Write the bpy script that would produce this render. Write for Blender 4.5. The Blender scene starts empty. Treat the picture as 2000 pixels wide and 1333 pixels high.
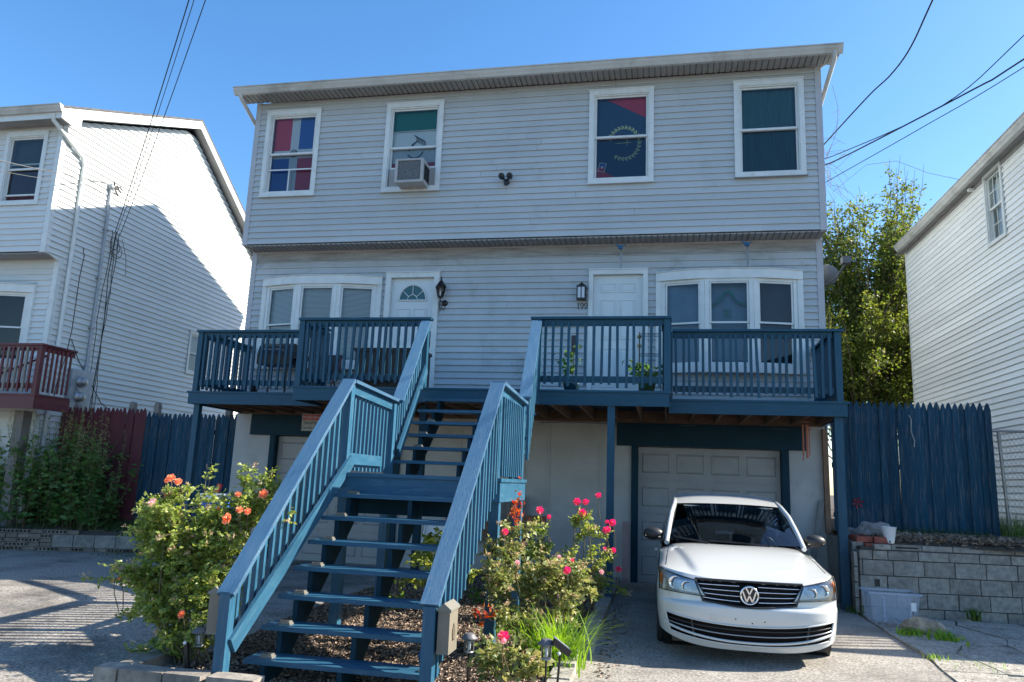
import bpy, math, random
import numpy as np
from mathutils import Vector, Matrix
random.seed(7); rng = np.random.default_rng(7)
R = math.radians
scene = bpy.context.scene
COL = scene.collection

# ------------------------------------------------------------------ camera
cam_d = bpy.data.cameras.new('camera'); cam = bpy.data.objects.new('camera', cam_d); COL.objects.link(cam)
CX, CY, CZ, YAW, PITCH, ROLL, FPX = 7.9861, -13.0013, 1.5654, 0.2017, 0.1863, 0.0395, 1451.99
_F = Vector((-math.sin(YAW)*math.cos(PITCH), math.cos(YAW)*math.cos(PITCH), math.sin(PITCH)))
_Rr = Vector((math.cos(YAW), math.sin(YAW), 0)); _U = _Rr.cross(_F)
_R2 = _Rr*math.cos(ROLL)+_U*math.sin(ROLL); _U2 = -_Rr*math.sin(ROLL)+_U*math.cos(ROLL)
cam.matrix_world = Matrix(((_R2.x, _U2.x, -_F.x, CX), (_R2.y, _U2.y, -_F.y, CY), (_R2.z, _U2.z, -_F.z, CZ), (0, 0, 0, 1)))
cam_d.sensor_width = 36; cam_d.lens = 36*FPX/2000; cam_d.clip_start = .05; cam_d.clip_end = 3000
scene.camera = cam

# ------------------------------------------------------------------ light
SUN = Vector((1.0, .28, .76)).normalized()          # direction towards the sun
w = bpy.data.worlds.new('World'); scene.world = w; w.use_nodes = True
nt = w.node_tree; bg = nt.nodes['Background']
sky = nt.nodes.new('ShaderNodeTexSky'); sky.sky_type = 'NISHITA'; sky.sun_disc = False
sky.sun_elevation = math.asin(SUN.z); sky.sun_rotation = math.atan2(SUN.x, SUN.y)
sky.air_density = 1.0; sky.dust_density = .6; sky.ozone_density = 2.5; sky.altitude = 0
hsv = nt.nodes.new('ShaderNodeHueSaturation'); hsv.inputs['Saturation'].default_value = 1.25; hsv.inputs['Value'].default_value = 1.0
nt.links.new(sky.outputs[0], hsv.inputs['Color']); nt.links.new(hsv.outputs[0], bg.inputs[0]); bg.inputs[1].default_value = .11
sd = bpy.data.lights.new('sun', 'SUN'); sd.energy = 5.0; sd.angle = R(.53); sd.color = (1, .91, .78)
so = bpy.data.objects.new('sun', sd); COL.objects.link(so)
so.rotation_euler = SUN.to_track_quat('Z', 'Y').to_euler(); so.location = (20, 5, 20)
vs = scene.view_settings; vs.view_transform = 'Standard'; vs.look = 'None'; vs.gamma = 1; vs.use_curve_mapping = False
vs.exposure = 1.4
scene.render.engine = 'CYCLES'

# ------------------------------------------------------------------ materials
def mat(name, col, rough=.6, col2=None, scale=6, bump=0, bscale=40, tint=0, metal=0, spec=.5, uv=False, stretch=None,
        streak=0, dirt=None, dirt_scale=3, dirt_amt=.5, coat=0, island=0):
    m = bpy.data.materials.new(name); m.use_nodes = True; n = m.node_tree.nodes; l = m.node_tree.links
    b = n['Principled BSDF']; b.inputs['Roughness'].default_value = rough; b.inputs['Metallic'].default_value = metal
    b.inputs['Specular IOR Level'].default_value = spec; b.inputs['Coat Weight'].default_value = coat
    b.inputs['Coat Roughness'].default_value = .04
    if uv: src = n.new('ShaderNodeTexCoord').outputs['UV']
    else: src = n.new('ShaderNodeNewGeometry').outputs['Position']
    if stretch:
        mp = n.new('ShaderNodeMapping'); mp.inputs['Scale'].default_value = stretch; l.new(src, mp.inputs[0]); src = mp.outputs[0]
    def noise(s, det=4, r=.6):
        t = n.new('ShaderNodeTexNoise'); t.inputs['Scale'].default_value = s; t.inputs['Detail'].default_value = det
        t.inputs['Roughness'].default_value = r; l.new(src, t.inputs['Vector']); return t.outputs[0]
    def ramp(f, a, c):
        r = n.new('ShaderNodeValToRGB'); r.color_ramp.elements[0].position = a; r.color_ramp.elements[1].position = c
        l.new(f, r.inputs[0]); return r.outputs[0]
    def mix(f, a, c):
        x = n.new('ShaderNodeMix'); x.data_type = 'RGBA'
        for s, v in ((x.inputs[0], f), (x.inputs[6], a), (x.inputs[7], c)):
            if isinstance(v, (int, float)): s.default_value = v
            elif isinstance(v, tuple): s.default_value = (*v, 1)
            else: l.new(v, s)
        return x.outputs[2]
    c = (*col,)
    if col2: c = mix(ramp(noise(scale), .35, .65), tuple(col), tuple(col2))
    if dirt: c = mix(ramp(noise(dirt_scale, 6, .7), 1-dirt_amt-.12, 1-dirt_amt+.12), c, tuple(dirt))
    if tint or island:
        if island:
            rv = n.new('ShaderNodeNewGeometry').outputs['Random Per Island']; tt = island
        else:
            rv = n.new('ShaderNodeObjectInfo').outputs['Random']; tt = tint
        mr = n.new('ShaderNodeMapRange'); mr.inputs[3].default_value = 1-tt; mr.inputs[4].default_value = 1+tt; l.new(rv, mr.inputs[0])
        mm = n.new('ShaderNodeMix'); mm.data_type = 'RGBA'; mm.blend_type = 'MULTIPLY'; mm.inputs[0].default_value = 1
        if isinstance(c, tuple): mm.inputs[6].default_value = (*c, 1)
        else: l.new(c, mm.inputs[6])
        l.new(mr.outputs[0], mm.inputs[7]); c = mm.outputs[2]
    if isinstance(c, tuple): b.inputs['Base Color'].default_value = (*c, 1)
    else: l.new(c, b.inputs['Base Color'])
    if bump:
        bp = n.new('ShaderNodeBump'); bp.inputs['Strength'].default_value = bump; bp.inputs['Distance'].default_value = .01
        l.new(noise(bscale, 5, .65), bp.inputs['Height']); l.new(bp.outputs[0], b.inputs['Normal'])
    return m

def leafmat(name, col, col2, trans=.45, var=.35, rough=.5):
    m = bpy.data.materials.new(name); m.use_nodes = True; n = m.node_tree.nodes; l = m.node_tree.links
    b = n['Principled BSDF']; b.inputs['Roughness'].default_value = rough; b.inputs['Specular IOR Level'].default_value = .35
    g = n.new('ShaderNodeNewGeometry')
    x = n.new('ShaderNodeMix'); x.data_type = 'RGBA'; x.inputs[6].default_value = (*col, 1); x.inputs[7].default_value = (*col2, 1)
    l.new(g.outputs['Random Per Island'], x.inputs[0])
    t = n.new('ShaderNodeBsdfTranslucent'); l.new(x.outputs[2], b.inputs['Base Color'])
    hs = n.new('ShaderNodeHueSaturation'); hs.inputs['Saturation'].default_value = 1.15; hs.inputs['Value'].default_value = 2.2; hs.inputs['Hue'].default_value = .48
    l.new(x.outputs[2], hs.inputs['Color']); l.new(hs.outputs[0], t.inputs[0])
    ms = n.new('ShaderNodeMixShader'); ms.inputs[0].default_value = trans
    l.new(b.outputs[0], ms.inputs[1]); l.new(t.outputs[0], ms.inputs[2]); l.new(ms.outputs[0], n['Material Output'].inputs[0])
    return m

def glassmat(name, tint=(.8, .88, .9), ior=1.5, boost=1.0):
    m = bpy.data.materials.new(name); m.use_nodes = True; n = m.node_tree.nodes; l = m.node_tree.links
    n.remove(n['Principled BSDF'])
    t = n.new('ShaderNodeBsdfTransparent'); t.inputs[0].default_value = (*tint, 1)
    g = n.new('ShaderNodeBsdfGlossy'); g.inputs['Roughness'].default_value = .015
    f = n.new('ShaderNodeFresnel'); f.inputs[0].default_value = ior
    ml = n.new('ShaderNodeMath'); ml.operation = 'MULTIPLY'; ml.use_clamp = True; ml.inputs[1].default_value = boost
    ns = n.new('ShaderNodeTexNoise'); ns.inputs['Scale'].default_value = 1.3; ns.inputs['Detail'].default_value = 1
    ge = n.new('ShaderNodeNewGeometry'); l.new(ge.outputs['Position'], ns.inputs['Vector'])
    bp = n.new('ShaderNodeBump'); bp.inputs['Strength'].default_value = .12; bp.inputs['Distance'].default_value = .02; l.new(ns.outputs[0], bp.inputs['Height'])
    l.new(bp.outputs[0], g.inputs['Normal'])
    ms = n.new('ShaderNodeMixShader'); l.new(f.outputs[0], ml.inputs[0]); l.new(ml.outputs[0], ms.inputs[0])
    l.new(t.outputs[0], ms.inputs[1]); l.new(g.outputs[0], ms.inputs[2]); l.new(ms.outputs[0], n['Material Output'].inputs[0])
    return m

M = {}
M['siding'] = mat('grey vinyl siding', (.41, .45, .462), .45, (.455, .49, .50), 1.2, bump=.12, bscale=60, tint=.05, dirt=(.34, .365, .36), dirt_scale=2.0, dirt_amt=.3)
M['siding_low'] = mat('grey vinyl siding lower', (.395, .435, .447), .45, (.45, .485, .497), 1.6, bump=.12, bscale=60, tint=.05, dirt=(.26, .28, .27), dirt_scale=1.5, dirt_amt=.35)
M['siding_w'] = mat('white vinyl siding', (.57, .60, .59), .45, (.61, .64, .63), 1.0, bump=.1, bscale=60, tint=.03)
M['siding_w2'] = mat('white vinyl siding right', (.76, .78, .77), .45, (.80, .82, .81), .8, bump=.1, bscale=60, tint=.06)
M['siding_new'] = mat('newer white siding', (.86, .88, .86), .4, tint=.04)
M['trim'] = mat('white painted trim', (.58, .62, .61), .45, (.65, .69, .68), 5, bump=.15, bscale=50, dirt=(.42, .41, .38), dirt_scale=4, dirt_amt=.3)
M['greytrim'] = mat('grey corner trim', (.38, .39, .41), .45, (.43, .44, .46), 3, bump=.08)
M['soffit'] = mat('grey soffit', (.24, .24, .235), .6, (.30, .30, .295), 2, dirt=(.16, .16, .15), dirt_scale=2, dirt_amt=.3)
M['gutter'] = mat('gutter aluminium', (.42, .43, .41), .4, (.50, .51, .49), 2, dirt=(.25, .255, .22), dirt_scale=1.3, dirt_amt=.35)
M['roof'] = mat('asphalt shingle', (.06, .06, .065), .9, (.11, .11, .11), 12, bump=.6, bscale=90, tint=.2)
M['blue'] = mat('blue painted wood', (.005, .054, .098), .45, (.008, .068, .118), 2.5, bump=.5, bscale=14, uv=True, stretch=(9, 1, 1), tint=.10, dirt=(.020, .068, .115), dirt_scale=2.2, dirt_amt=.30, spec=.35)
M['bluestair'] = mat('blue stair paint with sunlight in it', (.018, .088, .155), .42, (.028, .108, .182), 2.5, bump=.5, bscale=14, uv=True, stretch=(9, 1, 1), tint=.12, dirt=(.075, .165, .225), dirt_scale=3.2, dirt_amt=.36, spec=.4)  # lighter copy of the deck blue, with the sunlight on the stairs put in
M['bluetop'] = mat('weathered blue handrail', (.034, .108, .20), .38, (.065, .14, .225), 4, bump=.6, bscale=16, uv=True, stretch=(12, .8, 1), tint=.05, dirt=(.10, .17, .24), dirt_scale=3, dirt_amt=.32)
M['bluedk'] = mat('dark blue trim', (.003, .028, .046), .6, (.005, .036, .058), 3, bump=.2, bscale=20, spec=.2)
M['bluefence'] = mat('blue fence picket paint', (.005, .043, .078), .7, (.009, .057, .100), 2.5, bump=.6, bscale=14, uv=True, stretch=(13, .6, 1), tint=.25, dirt=(.17, .155, .145), dirt_scale=3.4, dirt_amt=.37, spec=.2)
M['redfence'] = mat('dark red fence picket paint', (.085, .012, .020), .65, (.11, .02, .028), 2.5, bump=.5, bscale=14, uv=True, stretch=(8, 1, 1), tint=.15)
M['red'] = mat('dark red painted wood', (.085, .012, .018), .5, (.11, .018, .024), 3, bump=.3, bscale=14, uv=True, stretch=(8, 1, 1), tint=.1)
M['rawwood'] = mat('weathered raw wood', (.16, .11, .075), .8, (.24, .17, .12), 4, bump=.7, bscale=14, uv=True, stretch=(8, 1, 1), tint=.15)
M['joist'] = mat('dark joist wood', (.15, .085, .05), .8, (.24, .145, .09), 4, bump=.6, bscale=14, uv=True, stretch=(8, 1, 1), tint=.2)
M['greywood'] = mat('grey wood', (.17, .155, .14), .85, (.24, .22, .2), 5, bump=.6, bscale=20, uv=True, stretch=(8, 1, 1), tint=.1)
M['plaster'] = mat('painted foundation wall', (.40, .39, .37), .8, (.47, .46, .44), 2, bump=.35, bscale=9, dirt=(.24, .23, .22), dirt_scale=1.4, dirt_amt=.3)
M['garage'] = mat('garage door paint', (.30, .29, .28), .5, (.34, .33, .32), 3, bump=.15, bscale=30, dirt=(.2, .2, .19), dirt_scale=2, dirt_amt=.3)
M['door'] = mat('white door paint', (.58, .64, .65), .35, (.62, .68, .69), 2)
M['dark'] = mat('dark interior', (.010, .014, .018), .8)
M['room'] = mat('dim room wall', (.035, .045, .05), .9, (.06, .07, .075), 2)
M['black'] = mat('black metal', (.012, .012, .013), .35, bump=.1)
M['void'] = mat('grille black', (.004, .004, .005), .6, spec=.15)
M['blackp'] = mat('black plastic', (.02, .02, .021), .45)
M['tyre'] = mat('tyre rubber', (.018, .018, .018), .8, bump=.3, bscale=60)
M['grey_metal'] = mat('grey electrical metal', (.30, .33, .36), .45, (.36, .39, .42), 4, metal=.3)
M['galv'] = mat('galvanised metal', (.38, .39, .39), .4, (.3, .3, .3), 6, metal=.7)
M['chrome'] = mat('chrome', (.75, .76, .78), .12, metal=1)
M['wire'] = mat('black cable', (.015, .015, .016), .6)
M['wire_g'] = mat('grey cable', (.10, .105, .11), .6)
M['asphalt'] = mat('asphalt', (.115, .105, .092), .9, (.44, .41, .36), 42, bump=.9, bscale=110, dirt=(.06, .056, .052), dirt_scale=.8, dirt_amt=.42)
M['concrete_d'] = mat('aggregate driveway', (.14, .13, .115), .9, (.46, .43, .38), 45, bump=.9, bscale=120, dirt=(.14, .13, .115), dirt_scale=.9, dirt_amt=.42)
M['slab'] = mat('broken concrete slab', (.19, .18, .155), .9, (.44, .42, .37), 30, bump=1.0, bscale=45, dirt=(.15, .14, .12), dirt_scale=3.5, dirt_amt=.40, tint=.08)
M['block'] = mat('concrete block', (.20, .182, .155), .9, (.32, .295, .255), 14, bump=.7, bscale=55, tint=.18, dirt=(.13, .125, .115), dirt_scale=2.2, dirt_amt=.36)
M['mortar'] = mat('dark joint', (.055, .05, .045), .95, bump=.5)
M['brick_r'] = mat('red brick', (.20, .055, .038), .85, (.27, .08, .055), 10, bump=.6, tint=.2)
M['brick_t'] = mat('tan cored brick', (.16, .13, .10), .85, (.23, .19, .15), 10, bump=.6, tint=.2, dirt=(.08, .075, .06), dirt_scale=3, dirt_amt=.4)
M['soil'] = mat('dark soil', (.05, .038, .028), .95, (.09, .068, .05), 14, bump=1.0, bscale=40)
M['chips'] = mat('wood mulch chips', (.19, .135, .10), .85, (.36, .28, .215), 30, island=.55)
M['stone'] = mat('rough stone', (.19, .145, .095), .9, (.40, .34, .26), 11, bump=1.0, bscale=22)
M['stone_g'] = mat('grey rubble', (.17, .16, .155), .9, (.25, .24, .23), 9, bump=1.0, bscale=22)
M['grass'] = leafmat('grass blades', (.05, .10, .02), (.12, .19, .04), .3)
M['grassdk'] = leafmat('shaded grass blades', (.035, .07, .018), (.07, .12, .03), .25)
M['lily'] = leafmat('strap leaves', (.10, .21, .03), (.22, .36, .06), .4)
M['rose_leaf'] = leafmat('rose leaves', (.085, .15, .03), (.32, .37, .10), .38, rough=.36)
M['rose_leaf2'] = leafmat('rose leaves dry', (.08, .14, .035), (.32, .31, .12), .3, rough=.42)
M['tree_leaf'] = leafmat('tree leaves', (.045, .085, .018), (.15, .18, .04), .42)
M['tree_dark'] = leafmat('dark tree leaves', (.03, .06, .016), (.08, .11, .028), .35)
M['weed_leaf'] = leafmat('weed leaves', (.05, .12, .035), (.11, .20, .05), .35)
M['seed'] = leafmat('seed heads', (.16, .19, .07), (.28, .28, .12), .3)
M['drybud'] = leafmat('spent rose heads', (.32, .22, .13), (.5, .42, .26), .3)
M['redleaf'] = leafmat('red new leaves', (.30, .06, .03), (.36, .14, .04), .4)
M['bark'] = mat('bark', (.09, .065, .045), .9, (.15, .11, .08), 20, bump=.8)
M['stem'] = mat('green brown stem', (.12, .12, .05), .7, (.17, .11, .06), 8)
M['peach'] = leafmat('peach petals', (.75, .25, .10), (.85, .42, .24), .3)
M['pink'] = leafmat('pink petals', (.72, .04, .10), (.85, .14, .22), .3)
M['palepink'] = leafmat('pale pink petals', (.78, .36, .40), (.85, .55, .55), .3)
M['violet'] = leafmat('violet petals', (.3, .1, .5), (.45, .2, .65), .3)
M['glass'] = glassmat('window glass', (.84, .90, .92), 1.5, 1.15)
M['glass_d'] = glassmat('screened window glass', (.58, .66, .72), 1.5, 1.1)
M['carglass'] = glassmat('car glass', (.26, .29, .31), 1.5, 1.2)
M['lampglass'] = glassmat('clear lamp glass', (.93, .95, .97), 1.5, 1.0)
M['frost'] = mat('frosted lamp pane', (.62, .66, .72), .4)
M['carpaint'] = mat('white car paint', (.52, .54, .535), .28, coat=1.0, spec=.5)
M['beige'] = mat('beige mailbox', (.155, .14, .11), .5, (.19, .17, .135), 5, bump=.2)
M['brown_e'] = mat('brown emblem', (.10, .08, .06), .5)
M['cream'] = mat('cream number', (.055, .05, .045), .5)
M['white'] = mat('white plastic', (.75, .76, .76), .4)
M['signred'] = mat('sign red', (.55, .05, .04), .5)
M['amber'] = mat('amber lens', (.75, .20, .03), .25)
M['lightgrey'] = mat('light grey plastic', (.33, .34, .33), .45, (.40, .40, .39), 10)
M['acgrille'] = mat('ac condenser fins', (.05, .055, .06), .6, (.16, .17, .175), 45, bump=.8, bscale=60)
M['vinylaccord'] = mat('accordion panel', (.42, .42, .41), .5)
M['f_red'] = mat('flag red', (.62, .07, .12), .8, bump=1.0, bscale=5, stretch=(5, 1, .7))
M['f_blue'] = mat('flag blue', (.04, .15, .45), .8, bump=1.0, bscale=5, stretch=(5, 1, .7))
M['f_white'] = mat('flag white', (.74, .80, .82), .8, bump=1.0, bscale=5, stretch=(5, 1, .7))
M['f_green'] = mat('flag green', (.015, .20, .16), .8, bump=1.0, bscale=5, stretch=(5, 1, .7))
M['f_navy'] = mat('flag navy', (.035, .10, .20), .8, bump=1.0, bscale=5, stretch=(5, 1, .7))
M['f_gold'] = mat('flag gold green', (.62, .68, .36), .8)
M['f_dark'] = mat('flag emblem dark', (.06, .09, .11), .8)
M['curtain'] = mat('teal curtain', (.045, .13, .15), .85, (.065, .17, .195), 3, bump=.3, bscale=8, stretch=(6, 1, .6))
M['curtain_r'] = mat('maroon curtain', (.07, .02, .03), .85, bump=.3, bscale=8)
M['blind'] = mat('white blind slats', (.82, .85, .87), .6)
M['skysheen'] = mat('blue sheer cloth', (.12, .22, .34), .85, (.15, .26, .38), 3)
M['frieze'] = mat('blotched frieze', (.27, .27, .265), .6, (.36, .37, .37), 2.5, stretch=(.6, 1, 4), dirt=(.18, .175, .165), dirt_scale=2, dirt_amt=.42)  # darker than the siding, with random darker blotches
M['roomblue'] = mat('room in reflected sky blue', (.012, .022, .04), .8, (.02, .035, .06), 2)  # blue of the reflected sky painted on the wall behind the panes
M['wood_chair'] = mat('varnished chair wood', (.22, .09, .04), .4)
M['shingle_w'] = mat('window sill dirt', (.2, .19, .17), .8)
M['pinkboard'] = mat('pinkish board', (.30, .20, .19), .7, (.36, .25, .24), 4, bump=.4)
M['copper'] = mat('copper chime tubes', (.42, .13, .07), .4, metal=.3)
M['bird'] = mat('blue glass bird', (.01, .09, .22), .25)
M['terrac'] = mat('green plant pot', (.06, .13, .05), .5)
M['lampbody'] = mat('dull solar lamp', (.17, .165, .14), .5)
M['clearbin'] = None
_m = bpy.data.materials.new('translucent plastic'); _m.use_nodes = True; _n = _m.node_tree.nodes; _l = _m.node_tree.links
_t = _n.new('ShaderNodeBsdfTransparent'); _t.inputs[0].default_value = (.93, .96, 1, 1); _x = _n.new('ShaderNodeMixShader'); _x.inputs[0].default_value = .26
_n['Principled BSDF'].inputs['Base Color'].default_value = (.62, .68, .78, 1); _n['Principled BSDF'].inputs['Roughness'].default_value = .25
_l.new(_t.outputs[0], _x.inputs[1]); _l.new(_n['Principled BSDF'].outputs[0], _x.inputs[2]); _l.new(_x.outputs[0], _n['Material Output'].inputs[0]); M['clearbin'] = _m

# ------------------------------------------------------------------ mesh tools
XF = [None]      # optional turn of everything a builder makes, for walls that face sideways
class MB:
    def __init__(s): s.v = []; s.f = []; s.uv = []; s.sm = []
    def face(s, pts, uvs=None, smooth=False):
        i = len(s.v); s.v += [tuple(p) for p in pts]; s.f.append(tuple(range(i, i+len(pts))))
        s.uv += uvs if uvs else [(p[0]+p[1], p[2]) for p in pts]; s.sm.append(smooth); return s
    def box(s, x0, x1, y0, y1, z0, z1):
        return s.obox(Vector(((x0+x1)/2, (y0+y1)/2, (z0+z1)/2)), (Vector((1, 0, 0)), Vector((0, 1, 0)), Vector((0, 0, 1))), (x1-x0, y1-y0, z1-z0))
    def obox(s, c, ax, d):
        c = Vector(c); h = [ax[i]*d[i]/2 for i in range(3)]; lng = max(range(3), key=lambda i: d[i]); o = random.random()*9
        for i in range(3):
            j, k = (i+1) % 3, (i+2) % 3
            for sg in (1, -1):
                q = [(-1, -1), (1, -1), (1, 1), (-1, 1)]
                if sg < 0: q = q[::-1]
                pts = [c+h[i]*sg+h[j]*a+h[k]*b for a, b in q]
                if k == lng: uv = [(a*d[j]/2+o, b*d[k]/2+o*.7) for a, b in q]
                else: uv = [(b*d[k]/2+o, a*d[j]/2+o*.7) for a, b in q]
                s.face(pts, uv)
        return s
    def beam(s, a, b, wd, ht, up=(0, 0, 1)):
        a, b = Vector(a), Vector(b); y = (b-a); L = y.length; y.normalize(); x = y.cross(Vector(up)).normalized(); z = x.cross(y)
        return s.obox((a+b)/2, (x, y, z), (wd, L, ht))
    def tube(s, pts, r, n=8, cap=True, taper=None):
        pts = [Vector(p) for p in pts]; rings = []; prev = None
        for i, p in enumerate(pts):
            t = (pts[min(i+1, len(pts)-1)]-pts[max(i-1, 0)]).normalized()
            if prev is None: a = t.orthogonal().normalized()
            else: a = (prev-t*prev.dot(t)).normalized()
            prev = a; b = t.cross(a); rr = r if taper is None else r*(1+(taper-1)*i/(len(pts)-1))
            rings.append([p+(a*math.cos(k*2*math.pi/n)+b*math.sin(k*2*math.pi/n))*rr for k in range(n)])
        base = len(s.v)
        for g in rings: s.v += [tuple(q) for q in g]
        for i in range(len(rings)-1):
            for k in range(n):
                k2 = (k+1) % n; s.f.append((base+i*n+k, base+i*n+k2, base+(i+1)*n+k2, base+(i+1)*n+k)); s.sm.append(True)
                s.uv += [(k/n, i*.1), ((k+1)/n, i*.1), ((k+1)/n, i*.1+.1), (k/n, i*.1+.1)]
        if cap:
            for g, rev in ((rings[0], True), (rings[-1], False)): s.face(g[::-1] if rev else g)
        return s
    def lathe(s, c, prof, n=16, axis='z'):
        c = Vector(c); base = len(s.v)
        for r, h in prof:
            for k in range(n):
                a = k*2*math.pi/n; x, y = r*math.cos(a), r*math.sin(a)
                p = {'z': (x, y, h), 'y': (x, h, y), 'x': (h, x, y)}[axis]; s.v.append(tuple(c+Vector(p)))
        for i in range(len(prof)-1):
            for k in range(n):
                k2 = (k+1) % n; q = (base+i*n+k, base+i*n+k2, base+(i+1)*n+k2, base+(i+1)*n+k)
                s.f.append(q if axis != 'y' else q[::-1]); s.sm.append(True); s.uv += [(0, 0)]*4
        return s
    def prism(s, poly, a, b):      # poly: list of 3d points, extruded by vector (b-a)
        d = Vector(b)-Vector(a); p0 = [Vector(p) for p in poly]; p1 = [p+d for p in p0]
        s.face(p0[::-1]); s.face(p1)
        for i in range(len(poly)):
            j = (i+1) % len(poly); s.face([p0[i], p0[j], p1[j], p1[i]])
        return s
    def grid(s, fn, nu, nv, keep=None, flip=False):
        base = len(s.v); P = [[Vector(fn(i/nu, j/nv)) for j in range(nv+1)] for i in range(nu+1)]
        for i in range(nu+1):
            for j in range(nv+1): s.v.append(tuple(P[i][j]))
        for i in range(nu):
            for j in range(nv):
                if keep and not keep((P[i][j]+P[i+1][j+1])/2): continue
                q = (base+i*(nv+1)+j, base+(i+1)*(nv+1)+j, base+(i+1)*(nv+1)+j+1, base+i*(nv+1)+j+1)
                s.f.append(q[::-1] if flip else q); s.sm.append(True)
                u = [(i/nu, j/nv), ((i+1)/nu, j/nv), ((i+1)/nu, (j+1)/nv), (i/nu, (j+1)/nv)]
                s.uv += u[::-1] if flip else u
        return s
    def blob(s, c, rad, rough=.25, n=2, sq=(1, 1, 1)):     # faceted rock
        import bmesh
        bm = bmesh.new(); bmesh.ops.create_icosphere(bm, subdivisions=n, radius=1)
        off = len(s.v); sd = random.random()*50
        for v in bm.verts:
            k = 1+rough*(math.sin(v.co.x*3.1+sd)*math.cos(v.co.y*2.7+sd*1.3)+.6*math.sin(v.co.z*5.3+v.co.x*4+sd)+random.uniform(-.4, .4))
            q = v.co*k; s.v.append((c[0]+q.x*rad*sq[0], c[1]+q.y*rad*sq[1], c[2]+q.z*rad*sq[2]))
        for f in bm.faces: s.f.append(tuple(off+v.index for v in f.verts)); s.sm.append(False); s.uv += [(0, 0)]*3
        bm.free(); return s
    def mesh(s, name, m, off=(0, 0, 0)):
        me = bpy.data.meshes.new(name); o = Vector(off); xf = XF[0] or (lambda p: p)
        me.from_pydata([tuple(Vector(xf(v))-o) for v in s.v], [], s.f)
        me.polygons.foreach_set('use_smooth', s.sm)
        u = me.uv_layers.new(name='UVMap'); u.data.foreach_set('uv', [c for p in s.uv for c in p])
        for q in (m if isinstance(m, list) else [m]): me.materials.append(q if not isinstance(q, str) else M[q])
        me.update(); return me

WL = {}
def _wl(o): return WL.get(o.name, Vector((0, 0, 0))) if o else Vector((0, 0, 0))
def tag(o, label=None, cat=None, group=None, kind=None):
    if label: o['label'] = label
    if cat: o['category'] = cat
    if group: o['group'] = group
    if kind: o['kind'] = kind
    return o
def thing(name, loc, label, cat, group=None, rz=0):
    o = bpy.data.objects.new(name, None); COL.objects.link(o); o.location = loc; o.rotation_euler.z = rz
    o.empty_display_size = .2; WL[o.name] = Vector(loc) if not rz else Vector((0, 0, 0)); return tag(o, label, cat, group)
def part(name, mb, m, parent, at=None, label=None, kind=None):
    p = _wl(parent); me = mb.mesh(name, m, at if at is not None else p) if isinstance(mb, MB) else mb
    o = bpy.data.objects.new(name, me); COL.objects.link(o); o.parent = parent
    if at is not None: o.location = Vector(at)-p; WL[o.name] = Vector(at)
    else: WL[o.name] = p
    return tag(o, label, kind=kind)
def inst(name, me, parent, at, rot=(0, 0, 0), label=None):       # part that shares mesh data
    o = bpy.data.objects.new(name, me); COL.objects.link(o); o.parent = parent
    o.location = Vector(at)-_wl(parent); o.rotation_euler = rot; WL[o.name] = Vector(at)
    return tag(o, label)
def single(name, mb, m, loc, label, cat, group=None, rz=0):
    o = bpy.data.objects.new(name, mb.mesh(name, m, loc)); COL.objects.link(o); o.location = loc; WL[o.name] = Vector(loc)
    return tag(o, label, cat, group)
def struct(name, mb, m):
    o = bpy.data.objects.new(name, mb.mesh(name, m)); COL.objects.link(o); return tag(o, kind='structure')
def stuff(name, me, label=None, parent=None):
    o = bpy.data.objects.new(name, me); COL.objects.link(o)
    if parent: o.parent = parent; o.location = -_wl(parent)
    return tag(o, label, kind='stuff')

def leafmesh(name, m, P, D, S, wid=.5, fold=.25, curl=.15, idx=None):
    """leaves at P (n,3) pointing along D, length S; two triangles per half leaf, folded at the midrib"""
    n = len(P); D = D/np.linalg.norm(D, axis=1, keepdims=True)
    A = rng.normal(size=(n, 3)); X = np.cross(D, A); X /= np.linalg.norm(X, axis=1, keepdims=True); Z = np.cross(X, D)
    S = S[:, None]
    b = P; t = P+D*S-Z*S*curl; m1 = P+D*S*.45+Z*S*.05
    l = P+D*S*.42+X*S*wid/2+Z*S*fold*.5; r = P+D*S*.42-X*S*wid/2+Z*S*fold*.5
    V = np.stack([b, l, t, r, m1], 1).reshape(-1, 3)
    base = (np.arange(n)*5)[:, None]
    F = (base+np.array([[0, 4, 1, 1, 4, 2, 0, 3, 4, 4, 3, 2]])).reshape(-1, 3)
    return npmesh(name, m, V, F)
def npmesh(name, m, V, F, smooth=False):
    me = bpy.data.meshes.new(name); me.vertices.add(len(V)); me.vertices.foreach_set('co', V.astype(np.float32).ravel())
    k = F.shape[1]; me.loops.add(F.size); me.loops.foreach_set('vertex_index', F.astype(np.int32).ravel())
    me.polygons.add(len(F)); me.polygons.foreach_set('loop_start', np.arange(0, F.size, k, dtype=np.int32))
    me.update(calc_edges=True); me.validate(); me.materials.append(M[m]); return me
def blades(name, m, P, H, lean=.4, wid=.012, seg=3, dirs=None):
    """curved grass-like blades"""
    n = len(P); a = rng.uniform(0, 2*np.pi, n) if dirs is None else dirs
    d = np.stack([np.cos(a), np.sin(a), np.zeros(n)], 1); sd = np.stack([-np.sin(a), np.cos(a), np.zeros(n)], 1)
    L = rng.uniform(.3, 1, n)*lean; V = []; H = H[:, None]
    for i in range(seg+1):
        t = i/seg; c = P+d*(H*L[:, None]*t**1.7)+np.array([0, 0, 1])*(H*(t-.35*(L[:, None])*t**3)); ww = wid*(1-t**1.5)+.0008
        V += [c-sd*ww/2, c+sd*ww/2]
    V = np.stack(V, 1).reshape(-1, 3); k = 2*(seg+1); base = (np.arange(n)*k)[:, None, None]
    q = np.array([[2*i, 2*i+1, 2*i+3, 2*i+2] for i in range(seg)])[None]
    return npmesh(name, m, V, (base+q).reshape(-1, 4))

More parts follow.
